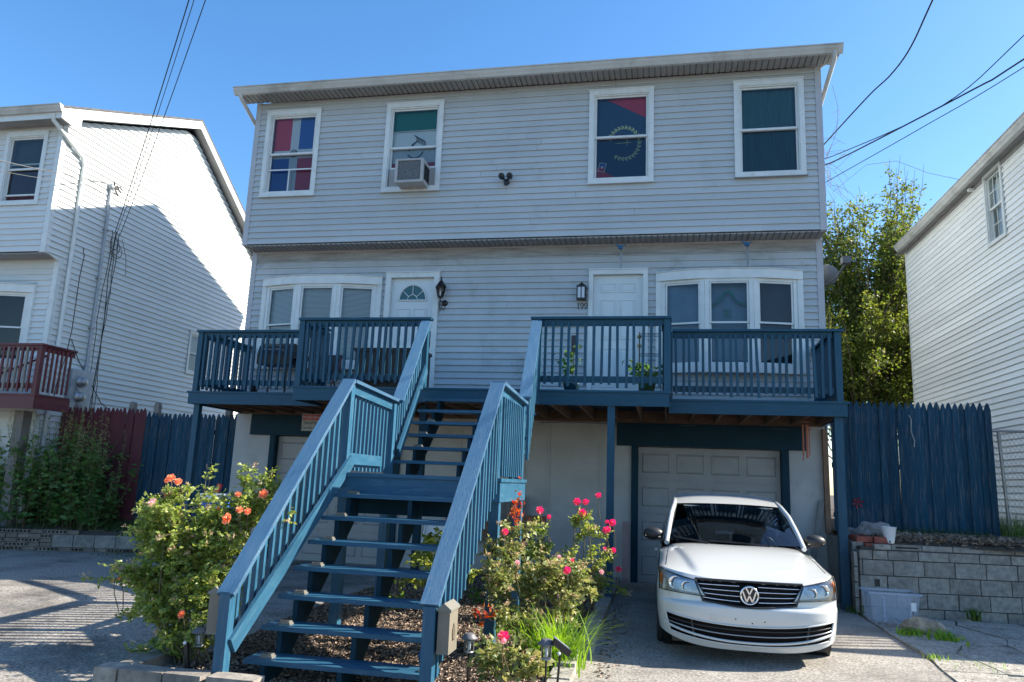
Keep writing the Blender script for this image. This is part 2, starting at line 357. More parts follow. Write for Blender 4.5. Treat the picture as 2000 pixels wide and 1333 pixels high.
def GZ(y):     # the lot falls gently towards the street
    return 0.0 if y > -4.6 else max(-.16, -.05*(-4.6-y))
def gsheet(x0, x1, y0, y1, off, nx=8, ny=12, rough=0, edge=None):
    mb = MB()
    def fn(u, v):
        x = x0+(x1-x0)*u; y = y0+(y1-y0)*v
        return (x, y, GZ(y)+off+(rough*random.uniform(-1, 1) if rough and 0 < u < 1 and 0 < v < 1 else 0))
    return mb.grid(fn, nx, ny)
# ------------------------------------------------------------------ ground
def flat(name, x0, x1, y0, y1, off, m, nx=10, ny=14, rough=0): return struct(name, gsheet(x0, x1, y0, y1, off, nx, ny, rough), m)
_g = MB()
def _gf(u, v):
    a = (u-.5)*2; b = (v-.5)*2; return (8+a*abs(a)*900, -5+b*abs(b)*900, GZ(-5+b*abs(b)*900)-.035)
_g.grid(_gf, 60, 60); struct('ground', _g, 'soil')
flat('left_driveway', -14, 3.98, -12.5, .3, .0, 'asphalt', 30, 40, .002)
flat('garage_driveway', 7.22, 10.56, -12.5, .12, .002, 'concrete_d', 14, 40, .0015)
flat('street', -60, 80, -22, -12.5, .0, 'asphalt', 20, 4)
flat('planting_bed', 3.95, 7.2, -7.5, -.02, .012, 'soil', 40, 80, .012)

# broken slab pavement to the right of the driveway: irregular slabs, each one a piece
pav = thing('broken_pavement', (11.5, -4.5, 0), 'cracked and weathered concrete pavement in front of the block retaining wall', 'pavement')
pav['kind'] = 'structure'; del pav['category']; del pav['label']
bx = [10.57, 11.0, 11.75, 12.5, 13.4, 14.5]; by = [-1.9, -2.6, -3.15, -3.75, -4.4, -5.1, -6.0, -7.2]
jit = {}
for i in range(len(bx)):
    for j in range(len(by)):
        jit[i, j] = (bx[i]+(random.uniform(-.18, .18) if 0 < i else random.uniform(-.02, .03)), by[j]+random.uniform(-.12, .12)+(.10*i if j else 0))
for i in range(len(bx)-1):
    for j in range(len(by)-1):
        q = [jit[i, j+1], jit[i+1, j+1], jit[i+1, j], jit[i, j]]; cx = sum(p[0] for p in q)/4; cy = sum(p[1] for p in q)/4
        pts = []
        for k in range(4):
            a, b = q[k], q[(k+1) % 4]
            for t in (0, .35, .7):
                px = a[0]+(b[0]-a[0])*t; py = a[1]+(b[1]-a[1])*t; s = .02
                px += (cx-px)*s*1.2+random.uniform(-.012, .012)*(t > 0); py += (cy-py)*s*1.2+random.uniform(-.012, .012)*(t > 0); pts.append((px, py))
        zt = random.uniform(.0, .014); m_ = MB(); tl = random.uniform(-.006, .006)
        poly = [(x, y, GZ(y)+.006+zt+tl*(x-cx)) for x, y in pts]
        m_.prism([(x, y, z-.05) for x, y, z in poly], (0, 0, 0), (0, 0, .05)); part('slab', m_, 'slab', pav)

# ------------------------------------------------------------------ siding
def lap(parent, O, u, n, z0, z1, h, extent, openings, m, t=.026, seam=0, cap=300, name='siding_board', newer=None):
    """overlapping boards on the plane through O with horizontal direction u and outward normal n.
    extent(z) -> (u0, u1); openings: list of (u0, u1, z0, z1)."""
    O = Vector(O); u = Vector(u); n = Vector(n); Z = Vector((0, 0, 1)); k = 0; cnt = 0
    z = z0; pend = None
    while z < z1-.01:
        zt = min(z+h, z1); a0, a1 = extent(z); b0, b1 = extent(zt); pieces = []
        cuts = sorted([o for o in openings if o[3] > z+.004 and o[2] < zt-.004])
        x = None; segs = []; lo = min(a0, b0); hi = max(a1, b1); cur = lo
        for o in cuts:
            if o[0] > cur: segs.append((cur, o[0], z, zt))
            cur = max(cur, o[1])
            if o[2] > z+.004: segs.append((o[0], o[1], z, o[2]))
            if o[3] < zt-.004: segs.append((o[0], o[1], o[3], zt))
        if cur < hi: segs.append((cur, hi, z, zt))
        out = []
        for s in segs:
            if seam and s[1]-s[0] > 2.6 and random.random() < seam:
                c = s[0]+(s[1]-s[0])*random.uniform(.25, .75); out += [(s[0], c, s[2], s[3]), (c+.004, s[1], s[2], s[3])]
            else: out.append(s)
        for (p, q, zb, ztp) in out:
            mb = MB(); pb = max(p, a0) if p <= lo+1e-6 else p; qb = min(q, a1) if q >= hi-1e-6 else q
            pt = max(p, b0) if p <= lo+1e-6 else p; qt = min(q, b1) if q >= hi-1e-6 else q
            if qb-pb < .01 or qt-pt < .004: continue
            tt = t+random.uniform(-.0015, .0015)
            def P(a, z_, d): return O+u*a+Z*(z_-O.z)+n*d
            A, B = P(pb, zb, tt), P(qb, zb, tt); C, D = P(qt, ztp, .003), P(pt, ztp, .003)
            A0, B0, C0, D0 = P(pb, zb, -.005), P(qb, zb, -.005), P(qt, ztp, -.005), P(pt, ztp, -.005)
            A1, B1 = P(pb, zb+.012, tt+.0005), P(qb, zb+.012, tt+.0005)
            right = (u.cross(Z)).dot(n) > 0
            def F(*pp): mb.face(pp if right else pp[::-1])
            F(A, B, B1, A1); F(A1, B1, C, D); F(B, A, A0, B0); F(D, C, C0, D0); F(A, A1, D, D0, A0); F(B1, B, B0, C0, C)
            mm = m
            if newer and newer((p+q)/2, zb): mm = 'siding_new'
            cnt += 1
            if cnt <= cap: part(name, mb, mm, parent)
            else:
                if pend is None: pend = MB()
                off = len(pend.v); pend.v += mb.v; pend.f += [tuple(i+off for i in f) for f in mb.f]; pend.uv += mb.uv; pend.sm += mb.sm
        z = zt
    if pend: part('siding_boards', pend, m, parent, kind='stuff')
    return cnt

def tri(parent, name, m, x0, x1, z0, z1, wd, y, d=.03, bevel=True):
    """window/door casing as four butted pieces, front at y-d"""
    mb = MB(); yf = y-d
    mb.box(x0, x0+wd, yf, y, z0, z1); mb.box(x1-wd, x1, yf, y, z0, z1)
    mb.box(x0+wd, x1-wd, yf, y, z1-wd, z1); mb.box(x0+wd, x1-wd, yf, y, z0, z0+wd)
    mb.box(x0-.012, x1+.012, yf-.012, y+.002, z1+.001, z1+.022)
    return part(name, mb, m, parent)

def sash_window(parent, x0, x1, z0, z1, y, m='trim', casing=.085, sill=True, meet=.5, glass='glass', grid=None, raised=0, label=None):
    """double hung window looking towards -y; y is the plane of the wall face"""
    w_ = tri(parent, 'window', m, x0, x1, z0, z1, casing, y-.02, .028)
    if label: w_['label'] = label
    ix0, ix1, iz0, iz1 = x0+casing, x1-casing, z0+casing, z1-casing
    fr = MB()   # inner jambs stepping back
    for a, b, c, d in ((ix0, ix0+.022, iz0, iz1), (ix1-.022, ix1, iz0, iz1), (ix0+.022, ix1-.022, iz1-.022, iz1), (ix0+.022, ix1-.022, iz0, iz0+.022)):
        fr.box(a, b, y-.028, y+.12, c, d)
    part('frame', fr, m, w_)
    jx0, jx1, jz0, jz1 = ix0+.022, ix1-.022, iz0+.022, iz1-.022; zm = jz0+(jz1-jz0)*meet; s = .032
    up = MB(); yu = y+.005
    for a, b, c, d in ((jx0, jx0+s, zm-.02, jz1), (jx1-s, jx1, zm-.02, jz1), (jx0+s, jx1-s, jz1-s, jz1), (jx0+s, jx1-s, zm-.02, zm+.02)):
        up.box(a, b, yu, yu+.035, c, d)
    part('sash', up, m, w_)
    g = MB(); g.face([(jx0+s, yu+.015, zm+.02), (jx1-s, yu+.015, zm+.02), (jx1-s, yu+.015, jz1-s), (jx0+s, yu+.015, jz1-s)]); part('pane', g, glass, w_)
    lo = MB(); yl = y+.042; zb = jz0+raised
    for a, b, c, d in ((jx0+.004, jx0+s, zb, zm+.016+raised), (jx1-s, jx1-.004, zb, zm+.016+raised), (jx0+s, jx1-s, zm-.018+raised, zm+.016+raised), (jx0+s, jx1-s, zb, zb+s)):
        lo.box(a, b, yl, yl+.035, c, d)
    part('sash', lo, m, w_)
    g = MB(); g.face([(jx0+s, yl+.015, zb+s), (jx1-s, yl+.015, zb+s), (jx1-s, yl+.015, zm-.018+raised), (jx0+s, yl+.015, zm-.018+raised)]); part('pane', g, 'glass_d' if not grid else glass, w_)
    return w_, (jx0, jx1, jz0, jz1, zm)

# ------------------------------------------------------------------ main house
W, UY, ZO, ZT, DK = 10.67, -.41, 5.88, 8.86, 2.87
house = thing('duplex_house', (W/2, 0, 0), 'two-storey grey vinyl-sided duplex with blue garage trim behind the split blue staircase', 'house')
hull = MB()     # inner walls a little behind the boards
hull.box(.02, W-.02, UY+.14, 6.0, ZO+.03, ZT+.05)
hull.box(.02, W-.02, .16, 6.0, 2.6, ZO+.02)
part('inner_wall', hull, 'room', house)
# gable ends (hidden from the camera but they cast the shadow on the neighbour)
RY, RZ = 3.05, 10.60
for X, nx in ((0, -1), (W, 1)):
    wl = part('side_wall', MB().prism([(X-nx*.02, UY+.01, ZO), (X-nx*.02, UY+.01, ZT), (X-nx*.02, RY, RZ-.16), (X-nx*.02, 7.0, ZT+.02), (X-nx*.02, 7.0, 2.6), (X-nx*.02, .02, 2.6), (X-nx*.02, .02, ZO)], (0, 0, 0), (nx*.02, 0, 0)), 'siding', house)
W4 = [(.24, 1.40), (2.77, 3.92), (6.69, 7.85), (9.23, 10.40)]
op_up = [(a+.03, b-.03, 6.88, 8.63) for a, b in W4]
fw = part('upper_wall', MB().box(.03, W-.03, UY+.125, UY+.135, ZO+.02, ZT), 'room', house)
lap(fw, (0, UY, ZO), (1, 0, 0), (0, -1, 0), ZO+.01, ZT, .119, lambda z: (.085, W-.085), op_up, 'siding', seam=.5)
op_lo = [(.30, 2.76, 3.50, 5.33), (2.86, 3.89, 2.9, 5.37), (6.73, 7.74, 2.9, 5.36), (7.90, 10.34, 3.50, 5.32)]
lw = part('lower_wall', MB().box(.03, W-.03, .145, .155, 2.65, ZO), 'room', house)
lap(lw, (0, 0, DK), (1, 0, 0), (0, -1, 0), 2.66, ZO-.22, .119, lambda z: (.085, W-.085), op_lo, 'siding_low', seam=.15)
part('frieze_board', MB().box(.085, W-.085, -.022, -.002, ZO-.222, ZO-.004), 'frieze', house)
for X in (0, W):      # corner posts, upper and lower storey
    s = 1 if X == 0 else -1
    for y, z0, z1 in ((UY, ZO-.005, ZT), (0, 2.66, ZO-.006)):
        a = sorted((X-s*.022, X+s*.083)); c = sorted((X-s*.022, X-s*.002))
        part('corner_board', MB().box(a[0], a[1], y-.026, y-.003, z0, z1).box(c[0], c[1], y-.003, y+.085, z0, z1), 'greytrim', house)
# soffits of the jetty and the eave: ribbed panels, each a piece
def soffit(y0, y1, z, x0, x1, m='soffit', step=.305, par=None):
    x = x0
    while x < x1-.01:
        e = min(x+step, x1); mb = MB(); k = 3; d = (e-x)/k
        for i in range(k): mb.box(x+i*d+.004, x+(i+1)*d-.018, y0, y1, z-.004, z+.012)
        mb.box(x, e-.002, y0, y1, z+.0125, z+.02); part('soffit_panel', mb, m, par or house); x = e
soffit(UY-.002, -.03, ZO-.026, .0, W)
part('soffit_trim', MB().box(-.02, W+.02, -.035, -.023, ZO-.06, ZO-.002), 'greytrim', house)
soffit(-.78, UY-.028, ZT+.005, -.26, W+.27)
part('fascia_board', MB().box(-.27, W+.28, -.80, -.78, ZT-.0, ZT+.16), 'gutter', house)
# gutter: K-style profile, with slight sag
prof = [(-.80, ZT-.02), (-.86, ZT-.02), (-.885, ZT+.03), (-.90, ZT+.05), (-.915, ZT+.095), (-.93, ZT+.10), (-.93, ZT+.12), (-.918, ZT+.12), (-.80, ZT+.11)]
gm = MB(); gm.prism([(-.285, y, z) for y, z in prof], (0, 0, 0), (W+.58, 0, 0)); part('gutter', gm, 'gutter', house)
# roof with shingle courses
rf = part('roof', MB().prism([(-.27, -.84, ZT+.135), (-.27, RY, RZ+.02), (-.27, 7.30, ZT-.02), (-.27, 7.30, ZT-.12), (-.27, RY, RZ-.12), (-.27, -.80, ZT+.09)], (0, 0, 0), (W+.56, 0, 0)), 'roof', house)
for i in range(6):
    a = i/26; b = (i+1.15)/26
    y0 = -.86+(RY+.84)*a; z0 = ZT+.138+(RZ-ZT-.115)*a; y1 = -.86+(RY+.84)*b; z1 = ZT+.138+(RZ-ZT-.115)*b
    part('shingle_course', MB().prism([(-.285, y0, z0), (-.285, y0, z0+.014), (-.285, y1, z1+.004), (-.285, y1, z1)], (0, 0, 0), (W+.59, 0, 0)), 'roof', house)
for X, s in ((-.28, 1), (W+.28, -1)):
    part('rake_board', MB().prism([(X, -.84, ZT-.02), (X, -.84, ZT+.10), (X, RY, RZ-.02), (X, RY, RZ-.17)], (0, 0, 0), (s*.02, 0, 0)).prism([(X, RY+.001, RZ-.17), (X, RY+.001, RZ-.02), (X, 7.25, ZT-.03), (X, 7.25, ZT-.18)], (0, 0, 0), (s*.02, 0, 0)), 'gutter', house)
# downspouts on the sides
for pts in ([(-.13, -.86, ZT+.0), (-.13, -.85, ZT-.10), (-.06, -.35, ZT-.42), (-.03, .3, ZT-.6), (-.04, .9, ZT-1.0), (-.04, 1.2, ZO-.5), (-.04, 1.2, .3)],
            [(W+.16, -.86, ZT+.0), (W+.16, -.85, ZT-.12), (W+.08, -.40, ZT-.45), (W+.04, .2, ZT-.7), (W+.0, .9, ZT-1.2), (W-.0, 1.6, ZO-.4), (W+.0, 1.6, .9)]):
    part('downspout', MB().tube(pts, .038, 8), 'gutter', house)

win = []
for i, (a, b) in enumerate(W4):
    w_, g = sash_window(house, a, b, 6.85, 8.65, UY, glass='glass'); win.append(g)
    mb = MB().box(a-.015, b+.015, UY-.075, UY-.049, 6.832, 6.848)
    part('sill', mb, 'trim' if i != 3 else 'shingle_w', w_)
# storm-screen bars of the first window
a = win[0]; part('screen_bar', MB().box(a[0]+.01, a[1]-.01, UY-.004, UY+.006, 7.40, 7.425).box(.80, .822, UY-.004, UY+.006, a[2], 7.40), 'trim', house)

# doors
def door(x0, x1, z0, z1, fx0, fx1, fz1, fan=False, label=None):
    f_ = MB(); f_.box(fx0, x0-.002, -.055, .0, z0-.1, fz1).box(x1+.002, fx1, -.055, .0, z0-.1, fz1).box(x0-.002, x1+.002, -.055, .0, z1+.002, fz1).box(fx0-.01, fx1+.01, -.068, .002, fz1+.001, fz1+.02)
    f_.box(x0-.02, x0-.002, .0, .14, z0-.1, z1).box(x1+.002, x1+.02, .0, .14, z0-.1, z1).box(x0-.02, x1+.02, 0.001, .14, z1+.002, z1+.02)
    fr = part('door_frame', f_, 'trim', house)
    d = part('door', MB().box(x0, x1, .035, .075, z0, z1), 'door', house, label=label)
    wd = x1-x0; H = z1-z0; rects = []
    c1, c2 = (x0+wd*.17, x0+wd*.45), (x0+wd*.55, x0+wd*.83)
    if not fan: rects += [(c, z1-.31, z1-.16) for c in (c1, c2)]; rects += [(c, z1-1.16, z1-.47) for c in (c1, c2)]; rects += [(c, z1-2.02, z1-1.35) for c in (c1, c2)]
    else: rects += [(c, z1-1.25, z1-.60) for c in (c1, c2)]; rects += [(c, z1-2.02, z1-1.42) for c in (c1, c2)]
    for (a, b), p, q in rects:
        m_ = MB()
        m_.box(a-.012, a, .022, .036, p-.012, q+.012).box(b, b+.012, .022, .036, p-.012, q+.012).box(a, b, .022, .036, q, q+.012).box(a, b, .022, .036, p-.012, p).box(a+.03, b-.03, .026, .036, p+.03, q-.03)
        part('door_panel', m_, 'door', d)
    if fan:
        cx = (x0+x1)/2-.0; r = .27; zc = z1-.43; m_ = MB()
        m_.face([(cx+r*math.cos(t), .034, zc+r*1.12*math.sin(t)) for t in [math.pi*k/20 for k in range(21)]][::-1]); part('fan_light', m_, 'curtain', d)
        m_ = MB()
        arc = [(cx+r*math.cos(math.pi*k/20), .026, zc+r*1.12*math.sin(math.pi*k/20)) for k in range(21)]
        m_.tube(arc, .017, 6).tube([(cx-r-.02, .026, zc), (cx+r+.02, .026, zc)], .017, 6)
        inn = [(cx+.10*math.cos(math.pi*k/12), .026, zc+.11*math.sin(math.pi*k/12)) for k in range(13)]; m_.tube(inn, .009, 5)
        for k in (.22, .5, .78): m_.tube([(cx+.10*math.cos(math.pi*k), .026, zc+.11*math.sin(math.pi*k)), (cx+r*math.cos(math.pi*k), .026, zc+r*1.12*math.sin(math.pi*k))], .009, 5)
        part('fan_light_frame', m_, 'trim', d)
    return d
dL = door(2.945, 3.795, 3.02, 5.28, 2.84, 3.90, 5.375, fan=True, label='white left front door with a fan-shaped light')
dR = door(6.785, 7.665, 3.02, 5.28, 6.705, 7.755, 5.365, label='white right front door with six panels and brass locks')
brass = mat('brass', (.5, .33, .10), .3, metal=.9)
M['brass'] = brass
for z in (3.99, 4.157): part('lock', MB().lathe((7.605, .034, z), [(.0, -.055), (.026, -.05), (.03, -.03), (.016, -.02), (.033, -.008), (.033, 0)], 14, 'y'), 'brass', dR)
part('handle', MB().box(3.725, 3.765, -.01, .034, 3.95, 4.25).tube([(3.745, -.005, 4.05), (3.745, -.05, 4.05), (3.745, -.05, 4.2)], .012), 'black', dL)
part('threshold', MB().box(2.90, 3.84, -.10, .03, 2.87, 3.015), 'trim', house); part('threshold', MB().box(6.74, 7.71, -.10, .03, 2.87, 3.015), 'trim', house)

# bow windows: three sashes, the outer two turned back to the wall
def bow(x0, x1, z0, z1, inner, blinds, m='trim'):
    b = part('bow_window', MB().box(x0+.02, x1-.02, .001, .02, z0+.06, z0+.10), m, house); part('jamb', MB().box(x0, x0+.09, -.06, .0, z0, z1-.02), m, b); part('jamb', MB().box(x1-.09, x1, -.06, .0, z0, z1-.02), m, b)
    D = .20; xa, xb = x0+.09, x1-.09; w3 = (xb-xa)/3; pa, pb = xa+w3*.97, xb-w3*.97
    pts = [(xa, -.03), (pa, -D), (pb, -D), (xb, -.03)]
    top = MB(); n = 14      # curved head and solid base
    arc = [(x0+.0+(x1-x0)*k/n, -.065-(D-.03)*min(1, 1.25*math.sin(math.pi*k/n))) for k in range(n+1)]
    zz = lambda k: z1-.045+.012*math.sin(math.pi*k/n)
    for k in range(n):
        a, c = arc[k], arc[k+1]
        top.face([(a[0], a[1], z1-.20), (c[0], c[1], z1-.20), (c[0], c[1], zz(k+1)), (a[0], a[1], zz(k))])
        top.face([(a[0], a[1], zz(k)), (c[0], c[1], zz(k+1)), (c[0], .0, zz(k+1)+.03), (a[0], .0, zz(k)+.03)])
        top.face([(c[0], c[1], z1-.20), (a[0], a[1], z1-.20), (a[0], .1, z1-.20), (c[0], .1, z1-.20)])
    part('head', top, m, b)
    dr = MB(); dr.tube([(p[0], p[1]-.006, zz(k)+.004) for k, p in enumerate(arc)], .012, 6); part('drip_cap', dr, m, b)
    base = MB(); q = [(x0+.02, -.03)]+pts[1:3]+[(x1-.02, -.03)]
    base.prism([(q[0][0], 0, z0-.02)]+[(p[0], p[1]-.02, z0-.02) for p in q]+[(q[3][0], 0, z0-.02)], (0, 0, 0), (0, 0, .10))
    part('base', base, m, b)
    for k in range(3):
        A, B = Vector((*pts[k], 0)), Vector((*pts[k+1], 0)); u = (B-A).normalized(); L = (B-A).length; nrm = Vector((u.y, -u.x, 0))
        def bx(mb, a, c, e, f, d0, d1):
            mb.obox(A+u*((a+c)/2)+nrm*((d0+d1)/2)+Vector((0, 0, (e+f)/2)), (u, -nrm, Vector((0, 0, 1))), (c-a, d1-d0, f-e))
        zb, zt = z0+.08, z1-.20; fr = MB(); e = .075
        bx(fr, 0, e, zb, zt, -.06, .015); bx(fr, L-e, L, zb, zt, -.06, .015); bx(fr, e, L-e, zt-.05, zt, -.06, .013); bx(fr, e, L-e, zb, zb+.05, -.06, .013)
        part('frame', fr, m, b)
        zm = (zb+zt)/2+.0
        for (lo, hi, dd) in ((zm-.02, zt-.05, -.03), (zb+.05, zm+.02, -.055)):
            s = MB(); t = .03; a, c = e+.004, L-e-.004
            bx(s, a, a+t, lo, hi, dd, dd+.028); bx(s, c-t, c, lo, hi, dd, dd+.028); bx(s, a+t, c-t, hi-t, hi, dd, dd+.027); bx(s, a+t, c-t, lo, lo+t, dd, dd+.027)
            part('sash', s, m, b)
            g = MB(); P = [A+u*x_+nrm*(dd+.012)+Vector((0, 0, z_)) for x_, z_ in ((a+t, lo+t), (c-t, lo+t), (c-t, hi-t), (a+t, hi-t))]; g.face(P); part('pane', g, 'glass', b)
        if blinds[k]:
            s = MB(); z = zt-.06; low = zb+.06 if blinds[k] == 1 else zm-.25
            while z > low:
                P = [A+u*x_+nrm*dn+Vector((0, 0, z_)) for x_, z_, dn in ((e, z, -.10), (L-e, z, -.10), (L-e, z-.021, -.082), (e, z-.021, -.082))]; s.face(P); z -= .024
            part('blind', s, 'blind', b)
    part('inner_back', MB().box(x0+.12, x1-.12, .12, .13, z0+.08, z1-.2), inner, b)
    return b
bow(.29, 2.77, 3.52, 5.34, 'room', (1, 1, 1)); bow(7.89, 10.35, 3.52, 5.33, 'roomblue', (0, 0, 0))

gd = thing('window_garland', (9.1, -.06, 4.4), 'dark green arched garland with a small striped sign in the middle right bow window', 'garland')
single('curtain', MB().grid(lambda u, v: (8.06+1.40*u, .02+.01*math.sin(u*30), 3.62+1.5*v), 40, 1), 'skysheen', (8.7, .02, 3.62), 'blue sheer cloth putting the reflected sky behind the left two panes of the right bow window', 'curtain')  # added cloth whose blue stands in for sky reflected in the panes
part('garland', MB().tube([(8.80+.62*k/16, -.055, 4.70+.24*math.exp(-((k-8)/3.2)**2)+.006*math.sin(k*5)) for k in range(17)], .022, 5), 'f_green', gd)
for z in (4.60, 4.55, 4.49): part('sign_bar', MB().box(9.04, 9.16, -.06, -.055, z, z+.025), 'f_green', gd)
# basement front: painted wall with the two garage openings
bw = MB()
bw.box(.0, .86, -.005, .16, 0, 2.65).box(3.24, 7.59, -.005, .16, 0, 2.65).box(9.93, 10.62, -.005, .16, 0, 2.65).box(.86, 3.24, -.005, .16, 2.25, 2.65).box(7.59, 9.93, -.005, .16, 2.24, 2.65)
part('basement_wall', bw, 'plaster', house)
part('basement_side', MB().box(0.003, .1, .16, 6, -.3, 2.62).box(10.52, 10.617, .16, 6, -.3, 2.62).box(.1, 10.52, 5.9, 6, -.3, 2.62), 'plaster', house)
for x in (3.3, 4.45, 5.62, 6.05, 6.95): part('wall_batten', MB().box(x, x+.035, -.018, -.005, .02, 2.6), 'plaster', house)
def garage(x0, x1, zt, hx0, hx1, hz0, cols=4):
    part('header_board', MB().box(hx0, hx1, -.06, -.006, hz0, 2.63), 'bluedk', house)
    part('jamb', MB().box(x0-.10, x0, -.05, -.006, 0, hz0-.002).box(x0-.002, x0+.012, -.04, .12, 0, zt), 'bluedk', house)
    part('jamb', MB().box(x1, x1+.11, -.05, -.006, 0, hz0-.002).box(x1-.012, x1+.002, -.04, .12, 0, zt), 'bluedk', house)
    d = part('garage_door', MB().box(x0+.012, x1-.012, .10, .13, 0, zt), 'garage', house); sec = zt/4
    for r in range(4):
        s = MB().box(x0+.014, x1-.014, .085, .0995, r*sec+.004, (r+1)*sec-.004); part('section', s, 'garage', d)
        cw = (x1-x0-.06)/cols
        for c in range(cols):
            a = x0+.03+c*cw+.05; b = x0+.03+(c+1)*cw-.05; z0, z1 = r*sec+.12, (r+1)*sec-.11
            m_ = MB(); q = .02      # raised bevelled panel
            o = [(a, z0), (b, z0), (b, z1), (a, z1)]; i_ = [(a+q*1.6, z0+q*1.6), (b-q*1.6, z0+q*1.6), (b-q*1.6, z1-q*1.6), (a+q*1.6, z1-q*1.6)]
            rim = [(a+q, z0+q), (b-q, z0+q), (b-q, z1-q), (a+q, z1-q)]
            for k in range(4):
                k2 = (k+1) % 4
                m_.face([(o[k][0], .084, o[k][1]), (o[k2][0], .084, o[k2][1]), (rim[k2][0], .070, rim[k2][1]), (rim[k][0], .070, rim[k][1])])
                m_.face([(rim[k][0], .070, rim[k][1]), (rim[k2][0], .070, rim[k2][1]), (i_[k2][0], .082, i_[k2][1]), (i_[k][0], .082, i_[k][1])])
            m_.face([(p[0], .082, p[1]) for p in i_]); part('door_panel', m_, 'garage', d)
    return d
garage(7.59, 9.93, 2.235, 7.24, 10.31, 2.24); garage(.86, 3.24, 2.24, .34, 3.42, 2.245)

# ------------------------------------------------------------------ things behind the upper windows
def cloth(name, quads, label, cat, loc):
    t = thing(name, loc, label, cat)
    for nm, m, poly in quads:
        y = loc[1]; mb = MB(); mb.prism([(x, y, z) for x, z in poly], (0, 0, 0), (0, .004, 0)); part(nm, mb, m, t)
    return t
FY = UY+.095
x0, x1, z0, z1, zm = win[0]; mx = (x0+x1)/2+.0
def R4(a, b, c, d): return [(a, c), (b, c), (b, d), (a, d)]
flag = cloth('flag', [('red_field', 'f_red', R4(x0+.03, mx-.09, 7.86, z1)), ('blue_field', 'f_blue', R4(mx+.09, x1, 7.88, z1)), ('white_cross', 'f_white', R4(mx-.088, mx+.088, 6.95, z1)),
    ('white_arm', 'f_white', R4(x0+.03, mx-.09, 7.69, 7.858)), ('white_arm', 'f_white', R4(mx+.09, x1, 7.69, 7.878)),
    ('blue_field', 'f_blue', R4(x0+.03, mx-.09, z0, 7.688)), ('red_field', 'f_red', R4(mx+.09, x1, z0, 7.688))],
    'red, white and blue quartered flag inside the far left upper window', 'flag', (mx, FY, z0))
e = MB()
for k in range(12):
    a = k*math.pi/6; e.tube([(mx+.05*math.cos(a), FY-.006, 7.79+.055*math.sin(a)), (mx+.085*math.cos(a+.3), FY-.006, 7.79+.085*math.sin(a+.3))], .011, 4)
e.lathe((mx, FY-.004, 7.79), [(0, -.004), (.03, -.004), (.04, 0)], 8, 'y'); part('crest', e, 'f_dark', flag)
x0, x1, z0, z1, zm = win[1]; mx = (x0+x1)/2
flag = cloth('flag', [('green_band', 'f_green', R4(x0, x1, 8.12, z1)), ('white_band', 'f_white', R4(x0, x1, 7.47, 8.118)), ('red_band', 'f_red', R4(x0, x1, 7.10, 7.468)), ],
    'green, white and red banded flag hung inside the window above the air conditioner', 'flag', (mx, FY, z0))
e = MB()      # eagle-like crest of curved feathers above a wreath
for k in range(7):
    e.tube([(mx-.02+.03*k+.1*math.sin(t)*.5, FY-.006, 7.93+.10*math.cos(t)-.018*k) for t in [j*.45-.3 for j in range(6)]], .009, 4)
for k in range(6): e.tube([(mx-.12+.02*k, FY-.006, 7.72+.03*k), (mx-.05+.02*k, FY-.006, 7.86+.012*k)], .012, 4)
e.tube([(mx+.16*math.cos(t), FY-.006, 7.72+.15*math.sin(t)) for t in [-2.6+j*.22 for j in range(12)]], .013, 5)
part('crest', e, 'f_dark', flag)
part('rod', MB().tube([(x0, FY-.02, 8.11), (x1, FY-.02, 8.125)], .012), 'trim', flag)
x0, x1, z0, z1, zm = win[2]; mx = (x0+x1)/2
W_, H_ = x1-x0, z1-z0
flag = cloth('flag', [('navy_field', 'f_navy', [(x0, z0+H_*.17), (x0+W_*.50, z0), (x1, z0), (x1, z1-H_*.27), (x0+W_*.20, z1-.01), (x0, z1-.02)]),
    ('red_corner', 'f_red', [(x0+W_*.20+.006, z1-.01), (x1, z1-H_*.27+.004), (x1, z1)]), ('red_corner', 'f_red', [(x0, z0), (x0+W_*.50-.006, z0), (x0, z0+H_*.17-.004)])],
    'navy flag with red corners and a gold leaf wreath in an upper window', 'flag', (mx, FY, z0))
wr = MB(); cx, cz, rr = mx+.05, 7.66, .27
for k in range(22):
    t = -2.25+k*(5.0/21); px, pz = cx+rr*math.cos(t), cz+rr*1.13*math.sin(t); tx, tz = -math.sin(t), math.cos(t)
    for sg in (1, -1):
        ox, oz = math.cos(t)*sg, math.sin(t)*sg; L = .075
        q = [(px, pz), (px+tx*L*.35+ox*.035, pz+tz*L*.35+oz*.035), (px+tx*L*.9+ox*.035, pz+tz*L*.9+oz*.035), (px+tx*L*.55+ox*.004, pz+tz*L*.55+oz*.004)]
        if sg < 0: q = q[::-1]
        wr.face([(a, FY-.003-.0005*(k % 3), b) for a, b in q])
wr.tube([(cx+rr*math.cos(-2.25+k*.25), FY-.003, cz+rr*1.13*math.sin(-2.25+k*.25)) for k in range(21)], .006, 4)
part('wreath', wr, 'f_gold', flag)
part('sword', MB().tube([(cx-.16, FY-.004, 7.655), (cx+.12, FY-.004, 7.668)], .009, 4).tube([(cx+.05, FY-.004, 7.61), (cx+.055, FY-.004, 7.72)], .008, 4), 'f_gold', flag)
tg = thing('flag_tag', (6.93, FY-.02, 7.2), 'small blue and red tag stuck beside the gold wreath in the upper window', 'sticker')
def rotp(pts, cx, cz, a): return [(cx+(x-cx)*math.cos(a)-(z-cz)*math.sin(a), cz+(x-cx)*math.sin(a)+(z-cz)*math.cos(a)) for x, z in pts]
